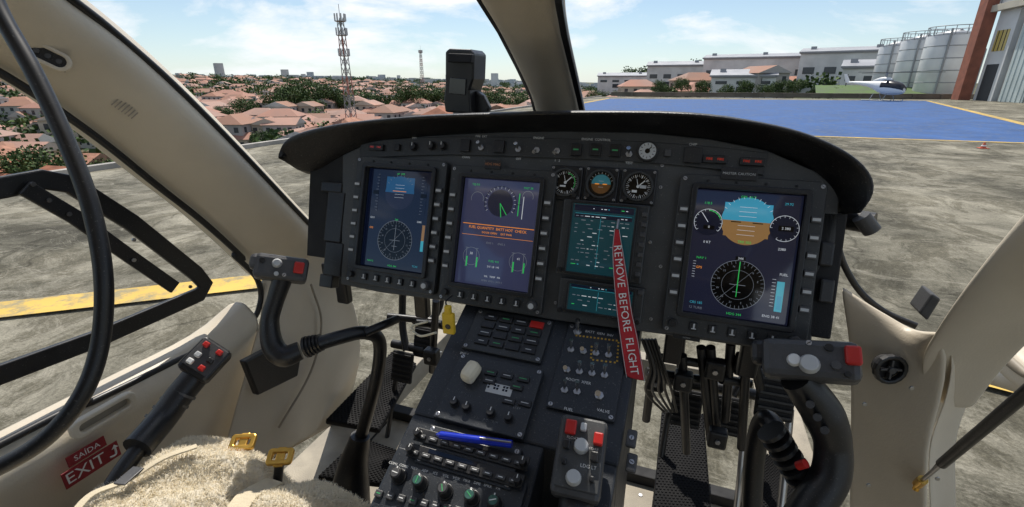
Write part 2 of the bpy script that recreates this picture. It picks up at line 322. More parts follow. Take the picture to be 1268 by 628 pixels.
def gauge(px,py,kind,name):
    u,v=PF.hit(px,py,.01); f=PF.sub(u,v,.006); e=empty(name,f.o)
    box('mount_plate',f,0,0,-.006,.056,.058,.008,BLK,e,.002)
    ring('case_rim',f,0,0,.002,.049,.049,.0244,.042,.042,.0209,.007,BEZ,e)
    for a in(-1,1):
        for b in(-1,1): screw(f,a*.0235,b*.0245,.002,e,.0022)
    P=Paint(); P.sect(0,0,.0208,0,360,eK,0,40)
    if kind=='att':
        P.sect(0,0,.016,0,180,mat('gauge_sky',(.08,.36,.42),.3,var=0),1); P.sect(0,0,.016,180,360,mat('gauge_earth',(.25,.11,.03),.3,var=0),1); P.line((-.01,0),(-.003,0),.0015,eO,3); P.line((.003,0),(.01,0),.0015,eO,3); P.ticks(0,0,.017,.02,20,160,8,.0007,WHT,2)
        P.line((-.004,.005),(.004,.005),.0006,WHT,2); P.line((-.004,-.005),(.004,-.005),.0006,WHT,2)
    else:
        P.ticks(0,0,.0155,.0195,0,350,35,.0006,WHT,1); P.ticks(0,0,.014,.0195,0,324,9,.0011,WHT,2); P.line((0,0),(.010,.010),.0016,WHT,4); P.line((0,0),(-.003,.012),.0009,WHT,4); P.sect(0,0,.0025,0,360,WHT,5)
        if kind=='asi': P.arc(0,0,.0165,-30,80,.0016,mat('gauge_green',(.05,.5,.1),.5,var=0),3); P.rect(-.004,-.006,.01,.003,WHT,3)
        else: P.rect(.008,0,.01,.005,LEG,3); P.rect(-.005,-.008,.008,.004,WHT,3)
    P.make('dial',f,0,0,.003,e)
    cyl('setting_knob',f,-.019 if kind!='asi' else .019,-.021,.002,.004,.01,BLK,e)
gauge(700,226,'asi','airspeed_indicator'); gauge(744,228,'att','attitude_indicator'); gauge(790,231,'alt','altimeter')
def gps(l,r,t,b,sl,sr,st,sb,name,lines):
    u,v,a,c=PF.sp(l,r,t,b,.015); e=empty(name,PF.p(u,v,0)); su,sv,sa,scc=PF.sp(sl,sr,st,sb,.018)
    box('body',PF,u,v,.0005,a,c,.016,BEZ,e,.002)
    ring('screen_frame',PF,su,sv,.0165,sa+.01,scc+.008,.003,sa,scc,.001,.003,BLK,e)
    P=Paint(); P.rect(0,0,sa,scc,eT,0)
    rr_=random.Random(5)
    for i in range(lines):
        y=scc*(.44-.88*i/lines); x=-sa*.44
        if i in(0,): P.rect(0,y,sa*.95,scc*.09,eD,1)
        if lines>6 and i in(2,): P.rect(-sa*.25,y,sa*.42,scc*.05,eD,1); P.rect(sa*.22,y,sa*.48,scc*.05,eD,1)
        while x<sa*.4:
            w=sa*rr_.uniform(.02,.09)
            if rr_.random()<.5 and i!=1: P.rect(x+w/2,y,w*.9,.0012,rr_.choice([eG,eW,eC,eGd]) if i in(0,lines-1) else rr_.choice([eGd,eGd,eW]),2)
            x+=w+sa*.02
    P.line((-sa*.03,-scc*.42),(-sa*.03,scc*.3),.0004,eC,1); P.line((-sa*.45,scc*.36),(sa*.45,scc*.36),.0004,eC,1); P.make('display_image',PF,su,sv,.0172,e)
    for i in range(max(2,lines//2)): box('side_key',PF,u+a*.455,v+c*.38-c*.76*i/max(1,(lines//2-1)),.0165,a*.06,.007,.004,GREY,e,.0008)
    for sx in(-1,1): cyl('gps_knob',PF,u+sx*a*.46,v-c*.44,.0165,.004,.008,BLK,e)
gps(693,800,250,346,705,783,254,341,'gps_navigator',15)
gps(691,797,350,394,703,783,356,389,'radio_navigator',5)
# red ribbon
rib=empty('remove_before_flight_ribbon',PF.p(*PF.hit(768,300,.03),.03))
rp=[(764,284),(765,310),(769,350),(773,385),(779,420),(787,470)]
wd=[.008,.018,.023,.026,.029,.031]
off=[.028,.033,.037,.04,.045,.05]
REDC=mat('red_webbing',(.5,.02,.03),.7,var=.15,vs=60,bump=.8,bs=900)
pc=[PF.p(*PF.hit(x,y,o),o) for (x,y),o in zip(rp,off)]
pcs=cat(pc,6); nn=len(pcs)
Lr=[];Rl=[];Ml=[];S1=[];S2=[]
for i,p in enumerate(pcs):
    f=i/(nn-1)*(len(wd)-1); k=min(int(f),len(wd)-2); w=wd[k]+(wd[k+1]-wd[k])*(f-k)
    tw=PF.n*math.sin(i*.45)*.0025
    Lr.append(p-PF.u*w/2-tw); Rl.append(p+PF.u*w/2+tw); Ml.append(p); S1.append(p-PF.u*w*.44-tw+PF.n*.0012); S2.append(p+PF.u*w*.44+tw+PF.n*.0012)
loft('ribbon',[Lr,Ml,Rl],REDC,rib,raw=True,solid=.0008)
for k,S in enumerate((S1,S2)): tube('edge_stitching',S,.0005,LEG,rib,False,res=1)
word='REMOVE BEFORE FLIGHT'; dense=cat(pc,40); cum=[0]
for a_,b_ in zip(dense,dense[1:]): cum.append(cum[-1]+(b_-a_).length)
s0=.026; s1=cum[-1]-.006
cw=[{'M':1.35,'I':.5,' ':.6,'O':1.2,'G':1.15,'H':1.12,'L':.85,'F':.85,'E':.92}.get(ch,1.0) for ch in word]; tw_=sum(cw); acc=0
for i,ch in enumerate(word):
    s=s0+(s1-s0)*(acc+cw[i]/2)/tw_; acc+=cw[i]
    if ch==' ': continue
    j=min(len(cum)-2,max(0,next(k for k in range(len(cum)) if cum[k]>=s)-1)); p=dense[j]; d=(dense[j+1]-dense[j]).normalized()
    text('ribbon_lettering',ch,Fr(p,d,PF.n.cross(d)),0,0,.0032,.0172,WHT,rib)
tube('ribbon_ring',[PF.p(*PF.hit(764,284,.03),.03),PF.p(*PF.hit(766,272,.02),.02)],.002,METAL,rib,False)
# =====================================================  GLARESHIELD
gl=empty('glareshield',PF.p(0,.25,0))
O_=[(346,196),(346,182),(360,168),(400,157),(450,150),(520,144),(600,141),(700,139),(800,139),(870,142),(930,150),(990,163),(1040,183),(1072,205),(1085,225),(1083,245),(1066,264)]
I_=[(360,206),(368,214),(390,212),(410,200),(452,180),(520,170),(600,165),(700,163),(800,165),(870,171),(930,181),(985,198),(1018,220),(1036,240),(1040,252),(1041,258),(1044,266)]
def onP(l,w): return [PF.p(*PF.hit(x,y,w),w) for x,y in l]
Or=resamp(onP(O_,.055),56); Ir=resamp(onP(I_,.006),56)
Lp=[a.lerp(b,.16)+PF.n*.007 for a,b in zip(Or,Ir)]
L2=[a.lerp(b,.34)+PF.n*.002 for a,b in zip(Or,Ir)]
Ib=[p-PF.n*.05 for p in Ir]
T1=[];Ft=[];Bk=[]
for i,p in enumerate(Or):
    f=i/55*2-1; e=1-abs(f)**4
    T1.append(p+Vector((0,.012,.003*e))); Ft.append(p+Vector((0,.13,-.004-.01*abs(f)))); Bk.append(Vector((-.28+(p.x+.28)*.93,p.y+.2+.27*e,p.z-.045)))
loft('hood',[Ib,Ir,L2,Lp,Or,T1,Ft,Bk],HOOD,gl,raw=True,sub=1,solid=.004)
av=empty('avionics_housing',(-.28,1,H-.25))
prism('housing',[(-.74,.80,H-.12),(-.74,1.1,H-.12),(-.74,1.1,H-.34),(-.74,.74,H-.35)],(.92,0,0),BLKM,av)
wf=Fr((-.28,.82,H-.40),(1,0,0),(0,0,1))
box('under_panel_beam',wf,0,.0,0,.93,.035,.04,BLKM,av,.005)
for x in(-.40,-.2,.1,.3,.42): box('under_panel_bracket',wf,x,-.03,.04,.03,.07,.02,BLK,av,.004)
prism('pedal_support_beam',[(-.02,.90,H-.36),(-.02,1.10,H-.36),(-.02,1.10,H-.58),(-.02,.94,H-.49)],(.22,0,0),BLKM,av,.006)
sb=empty('panel_side_bracket',PF.p(*PF.hit(405,290),0))
for (l,r,t,b) in((398,424,226,238),(404,425,238,300),(402,424,300,342),(396,412,340,356)):
    u,v,a,c=PF.sp(l,r,t,b); box('bracket_plate',PF,u,v,-.02,a,c,.022,BLK,sb,.002)
sb2=empty('panel_side_bracket',PF.p(*PF.hit(1025,330),0))
for (l,r,t,b,m) in((1008,1040,262,420,BLKM),(1012,1030,300,330,BLK),(1012,1030,345,375,BLK)):
    u,v,a,c=PF.sp(l,r,t,b); box('bracket_plate',PF,u,v,-.05 if m is BLKM else .002,a,c,.05 if m is BLKM else .01,m,sb2,.003)
oat=empty('side_vent_knob',V(1060,275,y=.8)); 
tube('vent_body',[V(1040,270,y=.82),V(1082,277,y=.8)],.016,BLK,oat,False); tube('vent_cap',[V(1066,268,y=.79),V(1080,286,y=.79)],.012,GREY,oat,False)
cm=empty('standby_compass',V(568,120,y=1.05))
tube('stand',[V(572,146,y=1.02),V(572,120,y=1.02)],.014,BLK,cm,False,radii=[1.6,1])
prism('body',[V(a,b,y=1.0) for a,b in((551,64),(556,60),(582,61),(587,66),(586,98),(581,112),(583,141),(551,139),(549,124),(551,104))],(0,.07,0),BLK,cm,.004)
prism('compass_window',[V(a,b,y=.997) for a,b in((557,96),(577,98),(576,118),(556,116))],(0,.003,0),GLS,cm,.001)
prism('light_hood',[V(a,b,y=.985) for a,b in((555,66),(584,67),(583,78),(554,77))],(0,.016,0),BLKM,cm,.002)
prism('correction_card',[V(a,b,y=1.03) for a,b in((588,112),(598,118),(606,134),(602,142),(588,142))],(0,.02,0),BLK,cm,.004)
# =====================================================  PEDESTAL
QF=Fr((-.2,.70,H-.40),(1,0,0),(0,.894,.447))
ped=empty('center_pedestal',QF.o)
def pz(y): return H-.40+(y-.70)*.5
def profile(x0,x1,y0,y1,name,dz=0,mm=PEDM):
    prism(name,[(x0,y0,pz(y0)-dz),(x0,y1,pz(y1)-dz),(x0,y1+.04,H-1.1),(x0,y0,H-1.1)],(x1-x0,0,0),mm,ped,.003)
profile(-.355,-.035,.52,.78,'upper_console'); profile(-.355,-.14,.05,.5195,'lower_console'); profile(-.139,-.068,.30,.5195,'recess_floor',.12,BLKM); profile(-.067,-.036,.40,.5195,'right_rail')
def plate(l,r,t,b,par,name='control_plate',h=.006,m=BEZ,sc_=True,shrink=1):
    u,v,a,c=QF.sp(l,r,t,b,h); a*=shrink;c*=shrink; box(name,QF,u,v,.0005,a,c,h,m,par,.0015)
    if sc_:
        for i in(-1,1):
            for j in(-1,1): cyl('quarter_turn_fastener',QF,u+i*(a/2-.006),v+j*(c/2-.006),h,.0035,.0015,METAL,par,12); box('fastener_slot',QF,u+i*(a/2-.006),v+j*(c/2-.006),h+.0015,.005,.001,.0003,BLK,par,0,rot=i*j+.5)
    return u,v,a,c
pa=empty('annunciator_panel',QF.p(*QF.hit(625,412),0)); u,v,a,c=plate(578,680,388,442,pa)
for i in range(4):
    for j in range(4):
        box('push_key',QF,u-a*.28+i*a*.2,v+c*.32-j*c*.2,.006,a*.17,c*.15,.004,BLK if (i,j)!=(3,0) else RED,pa,.0007)
        if (i*3+j)%4!=1: box('key_legend',QF,u-a*.28+i*a*.2,v+c*.32-j*c*.2,.0101,a*(.07+.02*((i+j)%3)),c*.016,.0003,[LEG,LGR,LEG][(i+j)%3],pa,0)
for i in range(3): text('plate_text',['CABIN','LIGHTS','HEATER'][i],QF,u-a*.4,v+c*(.3-.3*i),.0065,.006,LEG,pa)
pb=empty('autopilot_panel',QF.p(*QF.hit(610,485),0)); u,v,a,c=plate(548,664,444,534,pb,h=.012,m=PEDM)
uu,vv=QF.hit(582,458,.03); box('engine_select_knob',QF,uu,vv,.012,.026,.038,.026,CREAM,pb,.009,rot=-.25,taper=.85)
uu,vv=QF.hit(618,482,.013); box('data_placard',QF,uu,vv,.012,.042,.017,.001,LEG,pb,.0003)
for i in range(8):
    for j in range(3):
        if (i*3+j*5+i*j)%3: box('placard_print',QF,uu-.018+i*.005,vv-.005+j*.005,.0131,.0034,.0034,.0003,eK,pb,0)
for i,(x,y) in enumerate(((608,462),(628,466),(648,470),(606,472),(630,497),(650,500),(640,480))):
    uu,vv=QF.hit(x,y,.013); box('mode_key',QF,uu,vv,.012,.02,.01,.004,BLK,pb,.0008); box('key_legend',QF,uu,vv,.0161,.012,.0012,.0003,LGR if i in(0,2,6) else LEG,pb,0)
for x,y in((563,499),(578,505),(608,512),(630,518)):
    uu,vv=QF.hit(x,y,.014); knob(QF,uu,vv,.012,.007,.009,BLK,pb)
for x,y,s in((575,438,'ENG 1'),(600,520,'AP 1   AP 2   TRIM'),(640,505,'STBY'),(575,488,'OFF  RUN'),(616,452,'HYDRAULIC')): lab(QF,x,y,s,.0055,pb,.0125)
pcn=empty('electrical_switch_panel',QF.p(*QF.hit(730,460),0)); u,v,a,c=plate(688,772,404,516,pcn,h=.006,m=PEDM)
for row,(x0,y0,n) in enumerate(((707,433,4),(702,458,4),(699,483,2))):
    for i in range(n):
        uu,vv=QF.hit(x0+i*15.5,y0+i*2.2,.007); toggle(QF,uu,vv,.006,pcn,[1,-1,1,1][(i+row)%4],1.15); text('label_text',['BATT','GEN','BUS','EXT','INV','PUMP','PITOT','ALT','FUEL','XFER','A','B'][(row*4+i)%12],QF,uu,vv+.017,.0064,.0055,LEG,pcn)
uu,vv=QF.hit(742,490,.007); toggle(QF,uu,vv,.006,pcn,-1,1.4)
uu,vv=QF.hit(715,411,.007); toggle(QF,uu,vv,.006,pcn,1,1.4)
YK=mat('hazard_yellow',(.55,.33,.03),.5,var=.1)
for seg_ in (((712,418),(766,425)),((766,425),(764,452)),((764,452),(732,448)),((732,448),(733,430))):
    p0=QF.hit(*seg_[0]); p1=QF.hit(*seg_[1]); n=max(4,int(math.hypot(p1[0]-p0[0],p1[1]-p0[1])/.006))
    for i in range(n):
        f=(i+.5)/n; box('hazard_dash',QF,p0[0]+(p1[0]-p0[0])*f,p0[1]+(p1[1]-p0[1])*f,.0062,.003,.003,.0005,YK,pcn,0)
Pq=Paint()
for a_,b_ in(((688,470),(726,474)),((726,474),(724,502)),((724,502),(688,498)),((688,498),(688,470))):
    Pq.line(QF.hit(*a_),QF.hit(*b_),.0008,LEG,0)
Pq.make('outline_marking',QF,0,0,.0064,pcn)
for x,y,s in((745,400,'ELECTRICAL'),(742,413,'BATT  GEN  INV'),(704,507,'FUEL'),(747,509,'VALVE'),(716,472,'BOOST  XFER')): lab(QF,x,y,s,.0065,pcn,.0066)
pd=empty('radio_control_unit',QF.p(*QF.hit(580,565),0)); u,v,a,c=plate(516,644,538,592,pd,h=.014,m=PEDM)
a=.19; 
for j in range(2):
    vv=v+c*(.16-.42*j)
    box('radio_face',QF,u,vv,.014,a*.93,c*.34,.004,BLK,pd,.001)
    box('radio_display',QF,u-a*.1,vv+c*.09,.018,a*.4,c*.1,.0006,GLS,pd,0)
    for i in range(9): box('radio_key',QF,u-a*.4+i*a*.1,vv-c*.05,.018,a*.07,c*.10,.004,GREY,pd,.0008); box('key_legend',QF,u-a*.4+i*a*.1,vv-c*.05,.0221,a*.035,.0011,.0003,WHT,pd,0)
    for sx in(-1,1): knob(QF,u+sx*a*.43,vv-.002,.018,.006,.012,BLK,pd)
pen=empty('blue_pen',QF.p(*QF.hit(585,543,.03),.03)); p0=QF.p(*QF.hit(540,538,.03),.03); p1=QF.p(*QF.hit(634,550,.03),.03)
PB=mat('blue_pen_plastic',(.008,.03,.45),.2,var=.05,coat=.5)
tube('barrel',[p0.lerp(p1,.06),p1],.0055,PB,pen,False,radii=[1,1]); tube('tip',[p0.lerp(p1,.06),p0],.005,PB,pen,False,radii=[1,.2]); tube('clip',[p1+QF.n*.006,p1.lerp(p0,.4)+QF.n*.007],.0015,METAL,pen,False)
pe=empty('audio_control_panel',QF.p(*QF.hit(545,605),0)); box('face',QF,-.047,QF.hit(556,604,0)[1]-.012,.0005,.2,.085,.01,PEDM,pe,.0015)
KC=mat('knob_cap_teal',(.04,.11,.09),.3)
for i,(x,y) in enumerate(((519,597),(550,607),(583,615),(492,588),(612,622))):
    uu,vv=QF.hit(x,y,.02); knob(QF,uu,vv,.0105,.0095,.016,BLK,pe); cyl('knob_cap',QF,uu,vv,.0298,.0062,.001,[KC,GREY][i%2],pe); box('knob_pointer',QF,uu,vv,.0309,.0012,.009,.0004,LGR if i<3 else WHT,pe,0,rot=.5*i)
for i in range(11):
    uu,vv=QF.hit(487+i*13,574+i*3.1,.0105); text('label_text',['COM1','COM2','NAV','ADF','ICS','VOL','VOX','MKR','DME','SPKR','PA'][i],QF,uu,vv,.0108,.0052,WHT,pe)
    uu,vv=QF.hit(470+i*14,612+i*3,.0105); box('select_key',QF,uu,vv,.0105,.011,.009,.005,GREY,pe,.001); box('key_legend',QF,uu,vv,.0156,.006,.0012,.0003,LGR if i%3==0 else WHT,pe,0)
for x,y in((782,545),(782,575)):
    uu,vv=QF.hit(x,y); box('rail_latch',QF,uu,vv,.0,.014,.026,.008,GREY,ped,.003); screw(QF,uu,vv,.008,ped)
# =====================================================  CONTROL STICKS
def headfr(px,py,t,rot=0,tilt=.2):
    o=V(px,py,t=t); n=(C-o).normalized(); n=(n+Vector((0,0,tilt))).normalized(); u=Vector((1,.2,0)); v=n.cross(u); u=v.cross(n)
    m=Matrix.Rotation(rot,3,n); return Fr(o,m@u,m@v)
lc=empty('cyclic_stick',V(350,330,t=.88)); f=headfr(350,332,.88,.03)
box('grip_head',f,-.002,0,-.035,.092,.046,.045,GREY,lc,.008); box('grip_head_cap',f,-.034,.006,-.02,.045,.03,.028,GREY,lc,.008)
box('trigger_switch',f,.028,.002,.010,.018,.022,.008,RED,lc,.003); cyl('trim_hat',f,-.01,.006,.010,.009,.008,LEG,lc,16,.006); cyl('button',f,-.035,.008,.008,.005,.006,BLK,lc); cyl('button',f,-.008,-.014,.01,.004,.006,LEG,lc); screw(f,.005,-.014,.01,lc)
tube('grip',[V(350,345,t=.89),V(341,372,t=.89),V(334,398,t=.89),V(338,428,t=.89),V(352,441,t=.89),V(372,434,t=.9)],.021,RUB,lc,radii=[.85,.75,.8,.95,1,.85],n=8)
for k in range(5): 
    p=V(379+k*4,430-k*1.3,t=.9+.003*k); q=V(382+k*4,429-k*1.3,t=.9+.003*k); tube('gaiter_ring',[p,q],.021-.001*k,BLK,lc,False)
tube('cross_tube',[V(378,431,t=.9),V(420,418,t=.93),V(452,412,t=.96),V(470,424,t=.99),V(466,470,t=1.03),V(450,530,t=1.08),V(438,575,t=1.1),V(434,640,t=1.08)],.014,BLK,lc,radii=[1,1,1,1,1,1,1.1,1.2])
tube('stick_boot',[V(446,540,t=1.08),V(437,580,t=1.1),V(430,640,t=1.09)],.036,RUB,lc,radii=[.6,1,1.5])
tube('wiring_loom',[V(452,412,t=.95),V(476,402,t=.97),V(492,395,t=1.0)],.009,RUB,lc)
rc=empty('cyclic_stick',V(1000,445,t=.63)); f=headfr(1002,446,.63,-.06,.25)
box('grip_head',f,0,0,-.03,.112,.052,.045,GREY,rc,.009); box('grip_head_shoulder',f,-.045,.008,-.025,.05,.034,.03,BLK,rc,.008)
box('trigger_switch',f,.047,.006,.012,.018,.024,.012,RED,rc,.003); cyl('trim_hat',f,-.001,-.008,.014,.013,.012,LEG,rc,20,.01); cyl('trim_hat_stem',f,-.018,-.004,.014,.009,.008,WHT,rc,16,.007)
cyl('button',f,.028,-.008,.014,.0055,.007,GREY,rc); cyl('button',f,.04,-.018,.014,.004,.006,RUB,rc); cyl('button',f,.022,.015,.014,.005,.005,BLK,rc); screw(f,-.03,.014,.006,rc); screw(f,-.0,.02,.015,rc)
tube('grip',[V(985,468,t=.645),V(1000,485,t=.65),V(1020,515,t=.655),V(1031,550,t=.66),V(1028,590,t=.66),V(1008,622,t=.66),V(990,650,t=.66)],.026,RUB,rc,radii=[.8,.95,1.05,.9,.95,1.0,1])
for k in range(3): tube('grip_button',[V(1004+k*9,500+k*16,t=.64),V(1003+k*9,501+k*16,t=.615)],.005,GREY,rc,False)
tube('cross_tube',[V(1008,600,t=.68),V(985,580,t=.7),V(968,545,t=.72),V(948,520,t=.75),V(935,560,t=.78),V(930,650,t=.8)],.016,BLK,rc)
for k in range(6): p=V(992-k*7,592-k*11,t=.69+.004*k); q=V(989-k*7,588-k*11,t=.69+.004*k); tube('gaiter_ring',[p,q],.021,RUB,rc,False)
tube('press_to_talk',[V(988,577,t=.66),V(998,574,t=.65)],.006,RED,rc,False)
co=empty('collective_lever',V(250,447,t=.9)); f=headfr(254,445,.9,-.35,.3)
box('switch_box',f,0,0,-.03,.062,.07,.04,BLK,co,.008); box('switch_box_face',f,0,.002,.01,.052,.056,.003,GREY,co,.001)
for a,b,m in((-.014,.02,RED),(.014,.02,RED),(-.012,-.002,LEG),(.012,0,BLK),(-.014,-.018,WHT),(.01,-.018,RED)): box('switch',f,a,b,.013,.011,.01,.009,m,co,.002)
tube('lever_grip',[V(240,468,t=.9),V(222,490,t=.88),V(200,520,t=.85),V(170,555,t=.8)],.024,BLK,co,radii=[1,1,1,1])
tube('lever_arm',[V(200,520,t=.85),V(150,585,t=.78),V(120,640,t=.74)],.014,BLK,co)
for k in range(4): tube('throttle_ring',[V(226-k*9,486+k*11,t=.885-.01*k),V(224-k*9,489+k*11,t=.883-.01*k)],.0255,GREY,co,False)
cc=empty('collective_lever',V(714,560,t=.6)); f=headfr(718,566,.6,-.1,.35)
box('switch_box',f,0,0,-.03,.062,.098,.04,GREY,cc,.007); box('switch_box_face',f,0,.002,.01,.054,.085,.003,PANEL,cc,.001)
for a,b,s,m in((-.016,.03,.014,RED),(.02,.022,.012,RED),(-.018,.008,.009,BLK),(.018,0,.01,BLK),(.0,.033,.008,LEG),(-.018,-.012,.006,BLK),(.018,-.026,.006,BLK)): box('switch',f,a,b,.013,s,s*1.3,.009,m,cc,.002)
for a,b in((0,.01),(-.004,-.028)): cyl('hat_switch',f,a,b,.013,.01,.012,LEG,cc,18,.008)
text('label_text','LDG LT',f,.012,-.012,.0136,.006,WHT,cc); text('label_text','FLOAT',f,-.012,.018,.0136,.005,WHT,cc); text('label_text','START',f,.016,.010,.0136,.004,WHT,cc)
tube('lever_grip',[V(716,596,t=.61),V(712,640,t=.58),V(708,700,t=.54)],.022,RUB,cc)
# =====================================================  PEDALS / FLOOR
FZ=H-1.1
fl=empty('cabin_floor',(-.28,.5,FZ))
def slab(name,x0,x1,y0,y1,z0,z1,m,par,bevel=.003):
    return prism(name,[(x0,y0,z0),(x1,y0,z0),(x1,y1,z0),(x0,y1,z0)],(0,0,z1-z0),m,par,bevel)
slab('floor_panel',-1.03,.47,-1.2,1.12,FZ-.04,FZ,BEI2,fl)
slab('nose_keel',-.42,-.14,1.12,1.75,FZ-.04,FZ+.02,BLKM,fl); slab('nose_side',-1.0,-.9,1.12,1.7,FZ-.04,FZ+.05,BEI2,fl); slab('nose_side_right',.34,.47,1.12,1.7,FZ-.04,FZ+.05,BEI2,fl); slab('nose_cross_member',-.9,.34,1.70,1.76,FZ-.04,FZ+.06,BEI2,fl)
slab('chin_frame',-.9,.34,1.121,1.16,FZ-.02,FZ+.03,BLKM,fl)
for i in range(14): cyl('floor_screw',Fr((-.95+.105*i,1.08,FZ),(1,0,0),(0,1,0)),0,0,0,.006,.002,METAL,fl,8)
for x in(-.86,-.5,.1): slab('floor_seam',x,x+.006,-.5,1.1,FZ,FZ+.002,BLKM,fl,0)
def ribplate(pts,m,par_name,nr=44):
    a,b,c,d=[Vector(p) for p in pts]; e=empty(par_name,(a+b+c+d)/4); n=(b-a).cross(d-a).normalized()
    if n.dot(C-a)<0: n=-n
    prism('plate',[a,b,c,d],-n*.02,m,e,.006)
    vs=[];fs=[]
    for i in range(nr):
        for j in range(14):
            f0=(i+.5)/nr; g0=(j+.5+(.5 if i%2 else 0))/14.5; p=a.lerp(d,f0).lerp(b.lerp(c,f0),g0); du=(b-a)/14*.36; dv=(d-a)/nr*.32; k=len(vs)
            vs+=[p-du,p-dv,p+du,p+dv]+[p-du*.5+n*.0022,p-dv*.5+n*.0022,p+du*.5+n*.0022,p+dv*.5+n*.0022]
            fs+=[(k+4,k+5,k+6,k+7),(k,k+1,k+5,k+4),(k+1,k+2,k+6,k+5),(k+2,k+3,k+7,k+6),(k+3,k,k+4,k+7)]
    mk('tread_studs',vs,fs,m,e)
    return e
TRD=mat('tread_rubber',(.008,.008,.009),.7,var=.1,spec=.15)
ribplate([V(808,635,z=-.98),V(882,640,z=-.98),V(872,512,z=-.93),V(820,506,z=-.93)],TRD,'heel_rest_pad')
ribplate([V(938,650,z=-.95),V(1010,655,z=-.95),V(985,570,z=-.92),V(942,560,z=-.92)],TRD,'heel_rest_pad')
ribplate([V(402,520,z=-.95),V(470,532,z=-.97),V(516,450,z=-.95),V(486,434,z=-.93)],TRD,'heel_rest_pad')
ribplate([V(392,590,z=-.95),V(480,600,z=-.95),V(500,560,z=-.93),V(445,540,z=-.93)],TRD,'heel_rest_pad',24)
def pedal(px,py,y,flip):
    e=empty('rudder_pedal',V(px,py,y=y)); o=V(px,py,y=y); f=Fr(o,(1,0,0),(0,.3,.95))
    box('foot_plate',f,0,-.01,0,.075,.10,.012,BLKM,e,.005)
    for i in range(6): box('foot_plate_rib',f,0,-.05+i*.016,.0125,.066,.006,.004,RUB,e,.001)
    tube('hanger',[f.p(0,.04,-.01),f.p(flip*.03,.12,-.02),f.p(flip*.03,.26,0)],.012,BLK,e); tube('pivot',[f.p(-.06,.05,-.02),f.p(.06,.05,-.02)],.014,BLK,e,False); tube('rod',[f.p(flip*.04,-.04,-.03),f.p(flip*.045,-.2,-.02),f.p(flip*.045,-.38,.0)],.008,METAL if flip>0 else BLK,e)
for a in((850,500,1.12,-1),(905,510,1.12,1),(527,420,1.15,1),(500,450,1.1,-1),(960,485,1.0,1)): pedal(*a)
lk=empty('pedal_linkage',V(880,470,y=1.0))
for p in(((800,460),(870,470)),((845,440),(850,560)),((880,430),(888,545)),((925,425),(918,555)),((893,470),(928,475)),((812,430),(800,520)),((540,372),(535,460)),((515,400),(545,402)),((480,392),(540,398)),((800,440),(1000,470)),((930,430),(960,560)),((868,430),(880,545)),((905,425),(898,520))):
    tube('link_rod',[V(*p[0],y=.98),V(*p[1],y=1.02)],.010,BLK,lk,False)
for x,y in((846,470),(885,455),(922,450),(888,540),(536,440),(812,470)): 
    o=V(x,y,y=.98); box('link_joint',Fr(o,(1,0,0),(0,0,1)),0,0,-.01,.04,.045,.03,BLK,lk,.005); cyl('link_bolt',Fr(o,(1,0,0),(0,0,1)),0,0,.02,.006,.004,METAL,lk,6)
wr=empty('wiring_harness',V(800,480,y=.9))
for k in range(5): tube('wire',[V(795+k*4,420,y=.85),V(806+k*5,455+k*3,y=.86),V(800+k*8,485,y=.9),V(822+k*4,510,y=.98)],.003,[RUB,GREY,RUB,BLK,RUB][k],wr)
tg=empty('yellow_tag',V(557,392,y=.64)); f=Fr(V(557,396,y=.64),(1,.1,0),(.25,0,1)); box('tag',f,0,-.004,0,.022,.040,.010,YEL,tg,.003); box('tag_knob',f,.0,.022,0,.012,.016,.01,YEL,tg,.003); cyl('tag_eye',f,0,-.008,.010,.005,.001,BLK,tg)
tube('tag_cord',[V(557,384,y=.64),V(552,374,y=.65),V(560,366,y=.67)],.0015,RUB,tg); tube('tag_cord_loop',[V(540,412,y=.66),V(520,416,y=.68),V(510,405,y=.7),V(530,398,y=.7)],.0022,CREAM,tg)
# =====================================================  AIRFRAME SHELL
af=empty('cabin_airframe',(-.28,.5,H))
E1=[V(x,y,x=X) for x,y,X in((-20,-140,-.86),(40,-45,-.90),(85,-4,-.92),(140,40,-.92),(200,92,-.92),(260,150,-.92),(320,212,-.92),(370,265,-.92),(404,300,-.92))]
E2=[V(x,y,x=X) for x,y,X in((-260,-60,-1.02),(-110,35,-1.03),(0,88,-1.03),(60,125,-1.03),(120,170,-1.03),(180,218,-1.03),(240,265,-1.03),(290,310,-1.03),(324,345,-1.03))]
a=resamp(E1,26); b=resamp(E2,26)
m1=[p.lerp(q,.3)+Vector((.035,-.005,0)) for p,q in zip(a,b)]; m2=[p.lerp(q,.75)+Vector((.03,-.005,0)) for p,q in zip(a,b)]
out=[p+Vector((-.06,.05,.02)) for p in a]; out2=[p+Vector((-.05,0,-.0)) for p in b]
loft('left_door_pillar',[out,a,m1,m2,b,out2],BEI,af,raw=True,sub=2,solid=.004)
tube('left_windscreen_seal',[p+Vector((-.012,.01,.0)) for p in a[::3]+[a[-1]]],.007,RUB,af)
R1=[V(x,y,x=X) for x,y,X in((1480,20,.40),(1380,130,.42),(1300,225,.42),(1268,264,.42),(1225,318,.42),(1190,366,.42),(1166,404,.42))]
R2=[V(x,y,x=X) for x,y,X in((1560,120,.47),(1450,220,.47),(1340,320,.47),(1268,374,.47),(1222,420,.47),(1190,458,.47),(1160,502,.47))]
a2=resamp(R1,24); b2=resamp(R2,24)
m1=[p.lerp(q,.3)+Vector((-.03,-.01,0)) for p,q in zip(a2,b2)]; m2=[p.lerp(q,.75)+Vector((-.025,-.01,0)) for p,q in zip(a2,b2)]
loft('right_door_pillar',[[p+Vector((.06,.05,.02)) for p in a2],a2,m1,m2,b2,[p+Vector((.05,0,0)) for p in b2]],BEI,af,raw=True,sub=2,solid=.004)
